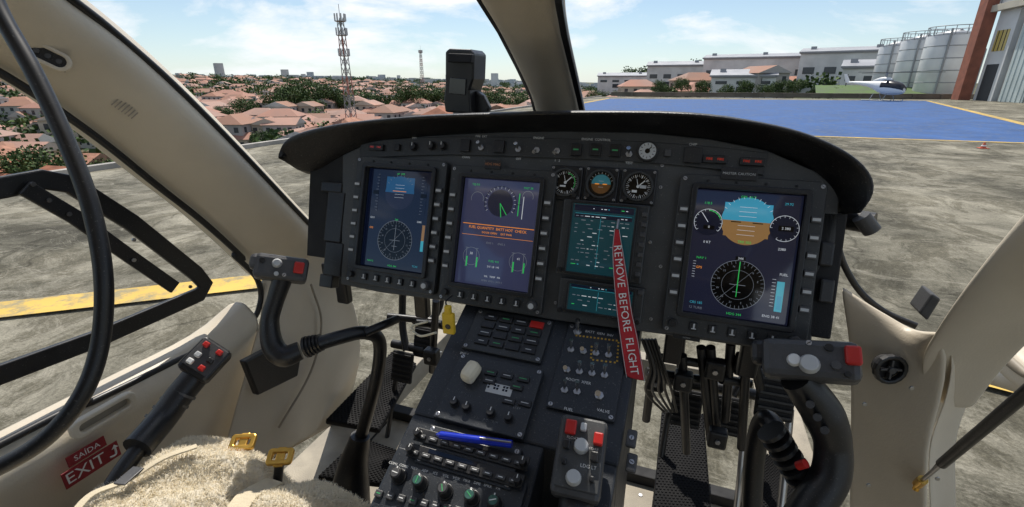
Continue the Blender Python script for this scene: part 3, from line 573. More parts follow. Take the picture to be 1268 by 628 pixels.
lowR=[[V(1040,350,y=.98),V(1085,382,y=.96),V(1128,408,y=.93),V(1166,408,y=.86)],
      [V(1048,390,y=.97),V(1090,405,y=.94),V(1130,425,y=.9),V(1178,440,y=.86)],
      [V(1056,440,y=.96),V(1090,450,y=.93),V(1130,470,y=.9),V(1168,498,y=.87)],
      [V(1056,520,y=.96),V(1085,530,y=.93),V(1115,545,y=.9),V(1148,552,y=.87)],
      [V(1054,640,y=.96),V(1085,640,y=.93),V(1115,645,y=.9),V(1150,640,y=.87)],
      [V(1050,760,y=.96),V(1085,760,y=.93),V(1115,765,y=.9),V(1150,770,y=.87)]]
loft('right_quarter_panel',lowR,BEI,af,n=16,sub=1,solid=.01)
eg=[r[-1] for r in lowR]; loft('right_door_jamb',[eg,[p+Vector((.02,.03,0)) for p in eg],[p+Vector((.06,.05,0)) for p in eg]],BEI,af,n=14,sub=1)
TR=mat('tan_recess',(.28,.24,.18),.6)
tube('right_windscreen_seal',[V(1036,300,y=1.0),V(1046,330,y=1.0),V(1066,362,y=1.0),V(1095,386,y=.99),V(1135,404,y=.97)],.006,RUB,af)
prism('footwell_side_wall',[V(1052,440,y=.97),V(1060,640,y=.97),V(1060,640,y=1.5),V(1060,440,y=1.5)],(.01,0,0),BEI2,af,.001)
vn=empty('air_vent',V(1099,455,y=.9)); o=V(1099,455,y=.895); f=Fr(o,(1,.28,0),(0,.1,1)); ring('vent_ring',f,0,0,0,.056,.056,.0279,.04,.04,.0199,.012,BLK,vn,bevel=.003); cyl('vent_throat',f,0,0,-.012,.0205,.013,BLKM,vn,24); box('vent_vane',f,0,0,.0015,.036,.004,.009,GREY,vn,.001); box('vent_vane_cross',f,0,0,.002,.004,.036,.009,GREY,vn,.001); cyl('vent_hub',f,0,0,.004,.006,.01,GREY,vn)
for x,y in((1160,592),(1075,600),(1128,480),(1070,500)): cyl('fastener',Fr(V(x,y,y=.875),(1,.28,0),(0,0,1)),0,0,0,.004,.003,METAL,af,10)
bx=empty('door_latch_striker',V(1152,378,y=.84)); prism('striker',[V(x,y,y=.84) for x,y in((1138,388),(1155,364),(1166,371),(1149,398))],(0,.04,0),GREY,bx,.003)
od=empty('open_door',V(1250,455,x=.72)); ce=V(1262,452,x=.72)
def ell(name,c,rx,ry,rz,m,par,p_=2.6):
    vs=[];fs=[];n=24;k=12
    for j in range(k+1):
        ph_=math.pi*j/k-math.pi/2
        for i in range(n):
            th=2*math.pi*i/n; sg=lambda v_:math.copysign(abs(v_)**(2/p_),v_)
            vs.append(Vector(c)+Vector((rx*sg(math.cos(ph_))*sg(math.cos(th)),ry*sg(math.cos(ph_))*sg(math.sin(th)),rz*sg(math.sin(ph_)))))
    for j in range(k):
        for i in range(n): fs.append((j*n+i,j*n+(i+1)%n,(j+1)*n+(i+1)%n,(j+1)*n+i))
    return mk(name,vs,fs,m,par,smooth=True,sub=1)
ell('door_armrest',ce,.03,.11,.035,BEI,od); ell('armrest_insert',ce+Vector((-.02,0,.012)),.015,.08,.012,TR,od)
tube('door_frame_tube',[ce+Vector((.02,-.05,-.02)),ce+Vector((.04,.25,-.2)),ce+Vector((.05,.3,-.6))],.02,BEI,od)
gs=empty('door_gas_strut',V(1200,540,x=.49)); p0=V(1136,600,y=.86); p1=V(1290,470,y=.62)
tube('cylinder',[p0.lerp(p1,.28),p1],.0075,BLK,gs,False); tube('rod',[p0,p0.lerp(p1,.28)],.0035,METAL,gs,False); tube('end_fitting',[p0,p0.lerp(p1,.07)],.0075,GOLD,gs,False); tube('pin',[p0+Vector((0,0,.012)),p0-Vector((0,0,.012))],.005,GOLD,gs,False)
tube('strut_cable',[p0.lerp(p1,.1),p0.lerp(p1,.4)+Vector((.0,0,.02)),p1+Vector((0,0,.01))],.002,RUB,gs)
cpil=[(V(540,-80,y=.62),V(690,-80,y=.62)),(V(565,-40,y=.7),V(688,-40,y=.7)),(V(590,0,y=.79),V(690,0,y=.79)),(V(613,36,y=.88),V(697,40,y=.88)),(V(636,80,y=1.0),V(707,82,y=1.0)),(V(655,120,y=1.12),V(716,120,y=1.12)),(V(663,150,y=1.2),V(722,150,y=1.2))]
l=[p[0] for p in cpil]; r=[p[1] for p in cpil]
loft('center_windscreen_post',[[p+Vector((.0,.06,0)) for p in l],l,[p.lerp(q,.3)+Vector((0,-.02,-.01)) for p,q in zip(l,r)],[p.lerp(q,.7)+Vector((0,-.02,-.01)) for p,q in zip(l,r)],r,[p+Vector((0,.06,0)) for p in r]],BEI,af,n=16,sub=2)
strip('center_post_seal',[p+Vector((.004,0,0)) for p in r],[.012]*len(r),(0,-.8,-.6),.01,RUB,af)
strip('center_post_seal_left',[p+Vector((-.002,.03,0)) for p in l],[.007]*len(l),(0,-.8,-.6),.008,RUB,af)
SZ=H-.575
door=empty('left_door',(-1.03,.3,SZ))
rows=[]
for dx,dz in((-.05,.0),(0,.002),(.012,-.01),(.035,-.03),(.04,-.06),(.02,-.09),(.015,-.2),(.01,-.50)):
    rows.append([Vector((-1.03+dx,y,SZ+dz)) for y in(-.9,-.3,.0,.3,.5,.7)]+[Vector((-1.03+dx,.80,SZ+dz+(.04 if dz>-.1 else 0)))])
loft('lower_panel',rows,BEI,door,n=20,sub=1,solid=.004)
tube('window_seal',[Vector((-1.02,-.8,SZ+.006)),Vector((-1.02,.3,SZ+.006)),V(115,497,x=-1.02),V(200,456,x=-1.02),V(302,405,x=-1.02),V(322,376,x=-1.02),V(318,345,x=-1.02),V(290,316,x=-1.02),*[p+Vector((.012,0,-.008)) for p in b[::-1][3::4]]],.007,RUB,door)
hd=empty('door_pull_handle',V(125,515,x=-.98)); f=Fr(V(126,512,x=-.975),(0,1,.02),(0,-.02,1)); ring('handle_surround',f,0,0,0,.11,.035,.012,.085,.018,.008,.014,BEI,hd,bevel=.003); box('handle_recess',f,0,0,-.004,.09,.022,.006,TR,hd,0)
ex=empty('exit_sign',V(113,570,x=-.985)); f=Fr(V(114,572,x=-.978),(0,1,.0),(0,0,1)); RS=mat('sign_red',(.25,.012,.02),.5,var=.1)
box('sign_plate',f,-.001,-.004,0,.092,.034,.002,RS,ex,.0008); box('sign_plate_upper',f,-.002,.027,0,.062,.022,.002,RS,ex,.0008)
text('sign_text','EXIT',f,-.012,-.004,.0024,.031,WHT,ex); text('sign_text_upper','SAÍDA',f,-.002,.027,.0024,.015,WHT,ex)
tube('arrow',[f.p(.026,-.012,.003),f.p(.036,-.012,.003),f.p(.038,.002,.003)],.0018,WHT,ex); mk('arrow_head',[f.p(.032,.001,.003),f.p(.044,.001,.003),f.p(.038,.009,.003)],[(0,1,2)],WHT,ex)
lw=[[V(404,300,x=-.92),V(372,318,x=-.96),V(340,330,x=-1.0),V(322,345,x=-1.03)],
    [V(412,335,x=-.91),V(385,350,x=-.94),V(350,362,x=-.97),V(328,374,x=-1.02)],
    [V(440,372,y=1.1),V(400,390,x=-.93),V(350,400,x=-.96),V(318,412,x=-1.0)],
    [V(448,430,y=1.15),V(410,440,x=-.92),V(360,450,x=-.95),V(300,470,x=-.98)],
    [V(440,470,y=1.2),V(400,500,x=-.92),V(345,520,x=-.94),V(280,540,x=-.97)],
    [V(425,520,y=1.2),V(380,545,x=-.92),V(330,575,x=-.94),V(260,620,x=-.96)]]
loft('left_quarter_panel',lw,BEI,af,n=16,sub=1,solid=.006)
tube('quarter_panel_seam',[V(385,352,x=-.925),V(398,400,x=-.915),V(385,460,x=-.91),V(345,530,x=-.925)],.003,TR,af)
bxl=empty('map_pocket',V(325,460,x=-.93)); prism('pocket',[V(x,y,x=-.93) for x,y in((295,446),(330,428),(366,440),(362,464),(312,488))],(.02,0,0),BLK,bxl,.004)
st=empty('door_hinge_arm',V(150,330,x=-1.06)); X0=-1.07
pts=[V(x,y,x=X0) for x,y in((-120,250),(0,232),(50,222),(85,228),(160,275),(240,338),(252,352),(245,364),(215,377),(120,418),(0,462),(-150,520))]
strip('outer_bar',pts,.036,(1,0,0),.012,BLK,st,.003)
strip('inner_bar',[V(x,y,x=X0+.02) for x,y in((28,232),(90,268),(160,318),(215,356))],.028,(1,0,0),.008,BLK,st,.002)
for x,y in((40,228),(60,248),(235,355),(165,297),(165,322),(85,265)): cyl('rivet',Fr(V(x,y,x=X0+.03),(0,1,0),(0,0,1)),0,0,0,.004,.004,METAL if x==165 else GREY,st,10)
sp=empty('pillar_speaker_vent',V(58,70,x=-.95))
f=Fr(V(60,70,x=-.955),(V(85,82,x=-.94)-V(35,58,x=-.97)).normalized(),(0,.3,1)); ring('bezel',f,0,0,.0,.06,.03,.0149,.046,.018,.0089,.005,BEI,sp,bevel=.002); box('vent_core',f,0,0,-.003,.05,.022,.005,BLK,sp,0); 
for i in range(3): cyl('port',f,-.014+i*.014,0,.002,.004,.002,GREY,sp,10)
lb=empty('pillar_data_label',V(155,133,x=-.95)); f=Fr(V(155,134,x=-.952),(V(175,150,x=-.945)-V(135,118,x=-.96)).normalized(),(0,.3,1))
for i in range(7): box('grille_slot',f,-.016+i*.0055,0,.0,.0018,.022-.001*i,.0015,TR,lb,0)
slab('roof_center',-.5,-.06,-1.2,.42,H+.30,H+.33,BEI,af,.01); slab('roof_left_rail',-1.05,-.88,-1.2,.35,H+.26,H+.3,BEI,af,.01); slab('roof_right_rail',.32,.5,-1.2,.35,H+.26,H+.3,BEI,af,.01); slab('roof_header',-.879,-.501,.0,.25,H+.29,H+.32,BEI,af,.01); slab('roof_header_right',-.059,.319,.0,.25,H+.29,H+.32,BEI,af,.01)
slab('roof_aft',-.879,-.501,-1.2,-.3,H+.29,H+.32,BEI,af,.01); slab('roof_aft_right',-.059,.319,-1.2,-.3,H+.29,H+.32,BEI,af,.01)
slab('aft_bulkhead',-1.0,.44,-1.25,-1.21,FZ,H+.3,mat('grey_headliner',(.22,.2,.17),.8),af,.01)
cb=empty('headset_cable',V(120,300,t=.5)); tube('cable',[V(x,y,t=T) for x,y,T in((-30,-60,.5),(0,15,.5),(42,90,.5),(82,175,.5),(112,255,.5),(128,340,.5),(125,420,.5),(104,485,.49),(60,540,.48),(0,578,.47),(-60,600,.46))],.0085,RUB,cb,n=12)
# =====================================================  SEAT
seat=empty('sheepskin_seat',(-.66,.1,H-.65))
SX0,SX1,SY0,SY1=-.90,-.385,-.35,.525
from mathutils import noise as mn
def fz(x,y):
    s=max(-1,min(1,(x-(SX0+SX1)/2)/((SX1-SX0)/2))); t=max(-1,min(1,(y-(SY0+SY1)/2)/((SY1-SY0)/2)))
    e=(1-abs(s)**4)*(1-max(0,t)**8)
    z=H-.78+.145*max(0,e)**.5+.035*math.exp(-((x+.77)/.09)**2)-.026*math.exp(-((x+.62)/.035)**2)
    return z+.005*math.sin(x*40+3*math.sin(y*23))+.004*math.sin(y*47+2*math.sin(x*31))
def fleece():
    bm=bmesh.new(); NX,NY=210,320; vs=[]
    for j in range(NY+1):
        row=[]
        for i in range(NX+1):
            x=SX0+(SX1-SX0)*i/NX; y=SY0+(SY1-SY0)*j/NY; q=Vector((x*70,y*70,0)); w_=mn.noise(q*.5)*.8
            tuft=abs(mn.noise(q+Vector((w_*2,w_,0))))*.009+mn.noise(q*3.1)*.003
            row.append(bm.verts.new((x+mn.noise(q*1.3)*.006,y+mn.noise(q*1.3+Vector((9,9,9)))*.006,fz(x,y)+.006-tuft)))
        vs.append(row)
    for j in range(NY):
        for i in range(NX): bm.faces.new((vs[j][i],vs[j][i+1],vs[j+1][i+1],vs[j+1][i]))
    me=bpy.data.meshes.new('fleece'); bm.to_mesh(me); bm.free(); return me
WOOL=mat('sheepskin_wool',(.90,.83,.69),.95,var=.08,vs=60,bump=.8,bs=260,spec=.1)
nt=WOOL.node_tree; b_=nt.nodes['Principled BSDF']; tr=nt.nodes.new('ShaderNodeBsdfTranslucent'); tr.inputs[0].default_value=(.93,.88,.75,1); ms=nt.nodes.new('ShaderNodeMixShader'); ms.inputs[0].default_value=.4; nt.links.new(b_.outputs[0],ms.inputs[1]); nt.links.new(tr.outputs[0],ms.inputs[2]); nt.links.new(ms.outputs[0],nt.nodes['Material Output'].inputs[0])
fo=reg('fleece_cover',fleece(),WOOL,seat,smooth=True)
def strands():
    r=random.Random(3); vs=[];fs=[]
    for _ in range(52000):
        x=r.uniform(SX0+.004,SX1-.004); y=r.uniform(.05,SY1-.003); z=fz(x,y)+.002; p=Vector((x,y,z)); e=.01
        n=Vector((fz(x-e,y)-fz(x+e,y),fz(x,y-e)-fz(x,y+e),2*e)).normalized(); d=(n+Vector((r.gauss(0,.55),r.gauss(0,.55),r.gauss(0,.2)))).normalized(); s=d.cross(Vector((r.gauss(0,1),r.gauss(0,1),r.gauss(0,1)))).normalized(); L=r.uniform(.006,.013); w=r.uniform(.0004,.0009)
        q=p+d*L*.6; c=s.cross(d)*L*r.uniform(-.5,.5); t_=p+d*L*.85+c; k=len(vs); vs+=[p-s*w,p+s*w,q+c*.4+s*w*.8,q+c*.4-s*w*.8,t_+s*w*.3,t_-s*w*.3]; fs+=[(k,k+1,k+2,k+3),(k+3,k+2,k+4,k+5)]
    return vs,fs
vs,fs=strands(); mk('wool_strands',vs,fs,WOOL,seat,recalc=False)
slab('seat_pan',-.86,-.42,-.35,.46,H-1.0,H-.80,BLKM,seat,.02)
slab('seat_back',-.90,-.40,-.45,-.36,H-.9,H-.1,BLKM,seat,.03)
sbt=empty('seat_belt',V(320,600,z=-.6)); STR=mat('belt_webbing',(.60,.52,.37),.7,var=.1,bump=.6,bs=600)
def drape(l,zz,h=.019): 
    out=[]
    for x,y in l:
        p=V(x,y,z=zz); out.append(Vector((p.x,p.y,fz(p.x,p.y)+h)))
    return cat(out,5)
strip('lap_strap',drape(((338,580),(322,595),(303,615),(284,650),(270,700)),-.635),.036,(0,0,1),.003,STR,sbt)
strip('shoulder_strap',drape(((246,560),(205,577),(160,600),(120,625),(95,650)),-.60),.012,(0,0,1),.003,STR,sbt)
pt=V(163,598,z=-.60); box('strap_tag',Fr(Vector((pt.x,pt.y,fz(pt.x,pt.y)+.024)),(1,.2,0),(-.2,1,0)),0,0,0,.02,.035,.003,GREY,sbt,.001)
for x,y in((302,549),(348,567)):
    f=Fr(V(x,y,y=.49),(.9,.4,0),(-.4,.8,.4)); ring('buckle_frame',f,0,0,0,.045,.03,.006,.027,.013,.003,.009,GOLD,sbt,bevel=.002); box('buckle_tongue',f,0,.0,.001,.016,.036,.005,GOLD,sbt,.002)
    tube('buckle_stalk',[f.p(0,-.01,0),f.p(-.01,-.05,-.05)],.008,BLK,sbt,False)
# =====================================================  GROUND & CITY
def sm(x): x=max(0,min(1,x)); return x*x*(3-2*x)
def terr(x,y):
    d=-13.5-x
    z=0
    if d>0: z=-7*sm(d/7)-5*sm(d/60)+17.0*sm((d-70)/520)
    d2=y-76
    if d2>0:
        k=sm((40-x)/60) if x<40 else 0
        zz=-4*sm(d2/15)*k+4.5*sm((d2-150)/400)*k
        z=min(z,zz) if d>0 and d<90 else (z if d>0 else zz)
    return z
xs=sorted(set([-13.5,-13.2]+[round(v,2) for v in [-2600,-1800,-1300,-900,-700,-560,-470,-400,-340,-290,-250,-215,-185,-160,-140,-120,-104,-90,-78,-66,-56,-48,-40,-34,-29,-25,-22,-20,-18.5,-17,-16,-15,-14.2,-10,0,20,40,60,80,110,150,200,300,500,900,1500,2600]]))
ys=[-400,-200,-100,-60,-40,-20,0,20,40,60,70,76,78,80,83,86,89,92,96,104,115,130,150,175,200,230,260,300,340,390,440,500,560,640,800,1100,1600,2600]
vs=[(x,y,terr(x,y)) for y in ys for x in xs]; nx=len(xs)
fs=[(j*nx+i,j*nx+i+1,(j+1)*nx+i+1,(j+1)*nx+i) for j in range(len(ys)-1) for i in range(nx-1)]
def worn(name,col,thr=.56,und=(.2,.19,.16)):
    m=mat(name,col,.8,var=.25,vs=.6,spec=.2); nt=m.node_tree; b=nt.nodes['Principled BSDF']; src=b.inputs['Base Color'].links[0].from_socket
    g=nt.nodes.new('ShaderNodeNewGeometry'); n=nt.nodes.new('ShaderNodeTexNoise'); n.inputs['Scale'].default_value=3; n.inputs['Detail'].default_value=12; n.inputs['Roughness'].default_value=.75; nt.links.new(g.outputs['Position'],n.inputs['Vector'])
    r=nt.nodes.new('ShaderNodeMapRange'); r.inputs[1].default_value=thr-.06; r.inputs[2].default_value=thr+.06; nt.links.new(n.outputs['Fac'],r.inputs[0])
    x=nt.nodes.new('ShaderNodeMix'); x.data_type='RGBA'; nt.links.new(r.outputs[0],x.inputs[0]); nt.links.new(src,x.inputs[6]); x.inputs[7].default_value=(*und,1); nt.links.new(x.outputs[2],b.inputs['Base Color']); return m
def groundmat():
    m=bpy.data.materials.new('weathered_apron'); m.use_nodes=True; nt=m.node_tree; N=nt.nodes.new; L=nt.links.new; b=nt.nodes['Principled BSDF']
    geo=N('ShaderNodeNewGeometry'); sx=N('ShaderNodeSeparateXYZ'); L(geo.outputs['Position'],sx.inputs[0])
    def noise(s,d=8,rough=.6,dist=0,sc3=None):
        n=N('ShaderNodeTexNoise'); n.inputs['Scale'].default_value=s; n.inputs['Detail'].default_value=d; n.inputs['Roughness'].default_value=rough; n.inputs['Distortion'].default_value=dist
        if sc3:
            mp=N('ShaderNodeMapping'); mp.inputs['Scale'].default_value=sc3; mp.inputs['Rotation'].default_value=(0,0,.5); L(geo.outputs['Position'],mp.inputs[0]); L(mp.outputs[0],n.inputs['Vector'])
        else: L(geo.outputs['Position'],n.inputs['Vector'])
        return n.outputs['Fac']
    def ramp(i,stops):
        r=N('ShaderNodeValToRGB'); L(i,r.inputs[0]); e=r.color_ramp.elements
        while len(e)<len(stops): e.new(.5)
        for k,(p,c) in enumerate(stops): e[k].position=p; e[k].color=(*c,1)
        return r.outputs[0]
    def mix(f,a_,b_,t='MIX'):
        x=N('ShaderNodeMix'); x.data_type='RGBA'; x.blend_type=t
        if isinstance(f,(int,float)): x.inputs[0].default_value=f
        else: L(f,x.inputs[0])
        L(a_,x.inputs[6]); L(b_,x.inputs[7]); return x.outputs[2]
    base=ramp(noise(.32,14,.74,.4),[(.39,(.085,.079,.058)),(.47,(.155,.145,.11)),(.54,(.235,.218,.168)),(.62,(.35,.325,.255))])
    sc_=ramp(noise(1.1,12,.8,.9,(1,.6,1)),[(.48,(1,1,1)),(.55,(.5,.49,.45)),(.64,(.88,.87,.84))])
    fine=ramp(noise(42,6,.85),[(.35,(.55,.55,.54)),(.65,(1.35,1.35,1.35))])
    vo=N('ShaderNodeTexVoronoi'); vo.feature='DISTANCE_TO_EDGE'; vo.inputs['Scale'].default_value=.3
    nv=N('ShaderNodeTexNoise'); nv.inputs['Scale'].default_value=1.2; nv.inputs['Detail'].default_value=6; L(geo.outputs['Position'],nv.inputs['Vector']); ad=N('ShaderNodeVectorMath'); ad.operation='ADD'; L(geo.outputs['Position'],ad.inputs[0]); L(nv.outputs['Color'],ad.inputs[1]); L(ad.outputs[0],vo.inputs['Vector'])
    cr=ramp(vo.outputs['Distance'],[(0,(.35,.34,.3)),(.01,(1,1,1))])
    c1=mix(1,base,sc_,'MULTIPLY'); c1=mix(1,c1,fine,'MULTIPLY'); c1=mix(.8,c1,cr,'MULTIPLY')
    sl=ramp(noise(1.4,14,.87,1.6,(.6,1.5,1)),[(.52,(0,0,0)),(.61,(1,1,1))]); wh=N('ShaderNodeRGB'); wh.outputs[0].default_value=(.44,.41,.33,1); 
    mm=N('ShaderNodeMath'); mm.operation='MULTIPLY'; mm.inputs[1].default_value=.52; L(sl,mm.inputs[0]); c1=mix(mm.outputs[0],c1,wh.outputs[0])
    veg=ramp(noise(.06,8,.6),[(.42,(.03,.05,.018)),(.50,(.06,.08,.03)),(.56,(.14,.11,.07)),(.64,(.2,.17,.13))])
    lt=N('ShaderNodeMath'); lt.operation='LESS_THAN'; lt.inputs[1].default_value=-.05; L(sx.outputs[2],lt.inputs[0])
    g2=N('ShaderNodeMath'); g2.operation='GREATER_THAN'; g2.inputs[1].default_value=86; L(sx.outputs[1],g2.inputs[0])
    mxm=N('ShaderNodeMath'); mxm.operation='MAXIMUM'; L(lt.outputs[0],mxm.inputs[0]); L(g2.outputs[0],mxm.inputs[1])
    c=mix(mxm.outputs[0],c1,veg); L(c,b.inputs['Base Color']); b.inputs['Roughness'].default_value=.8; b.inputs['Specular IOR Level'].default_value=.2
    bp=N('ShaderNodeBump'); bp.inputs['Strength'].default_value=.5; bp.inputs['Distance'].default_value=.02; L(fine,bp.inputs['Height']); L(bp.outputs[0],b.inputs['Normal'])
    return m
mk('ground',vs,fs,groundmat(),recalc=False)
def paint(name,pts,z,m):
    return mk(name,[(x,y,z) for x,y in pts],[tuple(range(len(pts)))],m,recalc=False)
BLUE=worn('blue_pad_paint',(.045,.105,.265),.58,(.12,.15,.20)); YP=worn('yellow_line_paint',(.58,.39,.10),.52,(.3,.26,.16))
padp=[(-10.5,22),(13.5,22),(26,71),(-10.5,67)]
paint('helipad',padp,.006,BLUE)
def gline(name,p,q,w,z=.011):
    d=(Vector(q)-Vector(p)).normalized(); s=Vector((-d.y,d.x))*w/2; p=Vector(p);q=Vector(q); return paint(name,[tuple(p-s),tuple(q-s),tuple(q+s),tuple(p+s)],z,YP)
for i in range(4): gline('helipad_border_line',padp[i],padp[(i+1)%4],.3 if i%2==0 else .45,.011+.004*i)
p=G(-250,415); q=G(330,350); gline('taxi_line',p.xy,q.xy,.40,.03)
gline('taxi_line',G(1150,455).xy,G(1400,520).xy,.25,.034)
slab('apron_kerb',-13.5,-13.3,-40,78,-.02,.13,mat('kerb_concrete',(.33,.31,.28),.8,var=.25,vs=2),None,.01)
tc=empty('traffic_cone',G(1217,184)); o=G(1217,184); zf=Fr((o.x,o.y,.004),(1,0,0),(0,1,0)); OR=mat('cone_red',(.5,.10,.05),.6); box('cone_base',zf,0,0,0,.24,.24,.02,OR,tc,.005); cyl('cone_body',zf,0,0,.02,.08,.17,OR,tc,16,.02); cyl('cone_band',zf,0,0,.07,.066,.04,WHT,tc,16,.05)
def randmat(name,stops,rough=.8,vs_=.8):
    m=bpy.data.materials.new(name); m.use_nodes=True; nt=m.node_tree; b=nt.nodes['Principled BSDF']; oi=nt.nodes.new('ShaderNodeObjectInfo'); r=nt.nodes.new('ShaderNodeValToRGB'); r.color_ramp.interpolation='CONSTANT'
    e=r.color_ramp.elements
    while len(e)<len(stops): e.new(.5)
    for k,c in enumerate(stops): e[k].position=k/len(stops); e[k].color=(*c,1)
    at=nt.nodes.new('ShaderNodeTexNoise'); at.inputs['Scale'].default_value=vs_; at.inputs['Detail'].default_value=8; tcn=nt.nodes.new('ShaderNodeTexCoord'); nt.links.new(tcn.outputs['Object'],at.inputs['Vector'])
    mr=nt.nodes.new('ShaderNodeMapRange'); mr.inputs[1].default_value=.3;mr.inputs[2].default_value=.7;mr.inputs[3].default_value=.55;mr.inputs[4].default_value=1.25; nt.links.new(at.outputs[0],mr.inputs[0])
    vm=nt.nodes.new('ShaderNodeVectorMath'); vm.operation='SCALE'; nt.links.new(oi.outputs['Random'],r.inputs[0]); nt.links.new(r.outputs[0],vm.inputs[0]); nt.links.new(mr.outputs[0],vm.inputs['Scale']); nt.links.new(vm.outputs[0],b.inputs['Base Color']); b.inputs['Roughness'].default_value=rough; b.inputs['Specular IOR Level'].default_value=.2
    return m
WALL=randmat('stucco_wall',[(.5,.47,.42),(.62,.6,.56),(.45,.36,.27),(.33,.2,.14),(.55,.48,.38),(.5,.52,.52)])
ROOF=randmat('terracotta_tiles',[(.30,.12,.068),(.34,.15,.10),(.25,.10,.06),(.36,.18,.12),(.29,.14,.10),(.24,.14,.11)])
WIN=mat('house_window',(.04,.05,.06),.2,var=0)
def house_geo(w,d,h,rh,hip,st=1):
    vs=[];fs=[];mi=[]
    def q(pts,m): 
        b=len(vs); vs.extend(pts); fs.append(tuple(range(b,b+len(pts)))); mi.append(m)
    a,c=w/2,d/2
    cs_=[(-a,-c),(a,-c),(a,c),(-a,c)]
    for i in range(4):
        p,r=cs_[i],cs_[(i+1)%4]; q([(p[0],p[1],-4),(r[0],r[1],-4),(r[0],r[1],h),(p[0],p[1],h)],0)
        L=math.hypot(r[0]-p[0],r[1]-p[1]); nw=max(1,int(L/2.6)); ux,uy=(r[0]-p[0])/L,(r[1]-p[1])/L; nx_,ny_=uy*.04,-ux*.04
        for s_ in range(st):
            for k in range(nw):
                cxx=L*(k+.5)/nw; z0=h/st*s_+h/st*.32; z1=z0+h/st*.42; hw=.5
                q([(p[0]+ux*(cxx-hw)+nx_,p[1]+uy*(cxx-hw)+ny_,z0),(p[0]+ux*(cxx+hw)+nx_,p[1]+uy*(cxx+hw)+ny_,z0),(p[0]+ux*(cxx+hw)+nx_,p[1]+uy*(cxx+hw)+ny_,z1),(p[0]+ux*(cxx-hw)+nx_,p[1]+uy*(cxx-hw)+ny_,z1)],2)
    o=.45; A_,C_=a+o,c+o; hp=C_*.8 if hip else 0
    r0,r1=(-A_+hp,0,h+rh),(A_-hp,0,h+rh)
    q([(-A_,-C_,h-.1),(A_,-C_,h-.1),r1,r0],1); q([(A_,C_,h-.1),(-A_,C_,h-.1),r0,r1],1); q([(A_,-C_,h-.1),(A_,C_,h-.1),r1],1 if hip else 0); q([(-A_,C_,h-.1),(-A_,-C_,h-.1),r0],1 if hip else 0)
    q([(-A_,-C_,h-.12),(-A_,C_,h-.12),(A_,C_,h-.12),(A_,-C_,h-.12)],0)
    return vs,fs,mi
HG=[house_geo(9,7,3,1.7,False),house_geo(11,8,5.6,1.9,True,2),house_geo(7,6,3,1.4,True),house_geo(12,7,3.2,1.6,False),house_geo(8,8,5.8,1.5,False,2),house_geo(14,9,3.4,2,True)]
HM=[]
for vs,fs,mi in HG:
    me=bpy.data.meshes.new('house'); me.from_pydata(vs,[],fs)
    for p_,i in zip(me.polygons,mi): p_.material_index=i
    for m in(WALL,ROOF,WIN): me.materials.append(m)
    HM.append(me)
rnd=random.Random(11)
LD=mat('leaf_dark',(.035,.065,.02),.7,var=.4,vs=.5,spec=.2); LL=mat('leaf_light',(.085,.13,.04),.7,var=.4,vs=.5,spec=.2)
def tree_mesh(seed,h=9,cr=3.2,leaves=3600):
    r=random.Random(seed); bm=bmesh.new(); 
    def limb(p,q,a,b_):
        d=(q-p).normalized(); s=d.orthogonal().normalized(); t=d.cross(s); v1=[];v2=[]
        for i in range(6):
            an=i*math.pi/3; o=s*math.cos(an)+t*math.sin(an); v1.append(bm.verts.new(p+o*a)); v2.append(bm.verts.new(q+o*b_))
        for i in range(6): bm.faces.new((v1[i],v1[(i+1)%6],v2[(i+1)%6],v2[i]))
    top=Vector((r.uniform(-.3,.3),r.uniform(-.3,.3),h*.32)); limb(Vector((0,0,-1)),top,.28,.18); cl=[]
    for i in range(13):
        an=i*2.4; e=top+Vector((math.cos(an)*cr*r.uniform(.3,.95),math.sin(an)*cr*r.uniform(.3,.95),h*r.uniform(.0,.45))); limb(top,e,.12,.04); cl.append((e,r.uniform(.3,.48)*cr))
    cl.append((top+Vector((0,0,h*.42)),cr*.45))
    for i in range(leaves):
        c,rad=r.choice(cl); v=Vector((r.gauss(0,1),r.gauss(0,1),r.gauss(0,.75))).normalized()*rad*r.uniform(.5,1.1); p=c+v; n=Vector((r.gauss(0,1),r.gauss(0,1),r.gauss(.6,1))).normalized(); s=n.orthogonal().normalized()*r.uniform(.14,.3); t=n.cross(s)
        f=bm.faces.new([bm.verts.new(p+s),bm.verts.new(p+t*.8),bm.verts.new(p-s),bm.verts.new(p-t*.8)]); f.material_index=1 if r.random()<.45 else 2
    me=bpy.data.meshes.new('tree'); bm.to_mesh(me); bm.free()
    for m in(mat('bark',(.1,.07,.05),.9),LD,LL): me.materials.append(m)
    return me
TM=[tree_mesh(i,9+i,4.2+.3*i) for i in range(4)]
def put(name,me,x,y,z,rot=0,s=1):
    o=bpy.data.objects.new(name,me); sc.collection.objects.link(o); o.location=(x,y,z); o.rotation_euler=(0,0,rot); o.scale=(s,s,s); return o
def dirpt(px,dist,py=103):
    r=ray(px,py); h=Vector((r.x,r.y)).normalized()*dist; return h.x,h.y
for ring_d,step in((34,9),(44,9.5),(56,10),(70,10),(86,11),(104,12)):
    ang=-75.0
    while ang<-8:
        ang+=math.degrees(step/ring_d)*rnd.uniform(.75,1.1); d=ring_d*rnd.uniform(.93,1.07)
        x=d*math.sin(math.radians(ang)); y=d*math.cos(math.radians(ang))
        if x>-24 and y<100: continue
        if rnd.random()<.32:
            put('tree',TM[rnd.randrange(4)],x,y,terr(x,y)-.5,rnd.random()*6,rnd.uniform(.38,.62)); continue
        put('terracotta_house',HM[rnd.randrange(6)],x,y,terr(x,y),rnd.choice((0,math.pi/2))+rnd.uniform(-.35,.35)+.4,rnd.uniform(.7,.95))
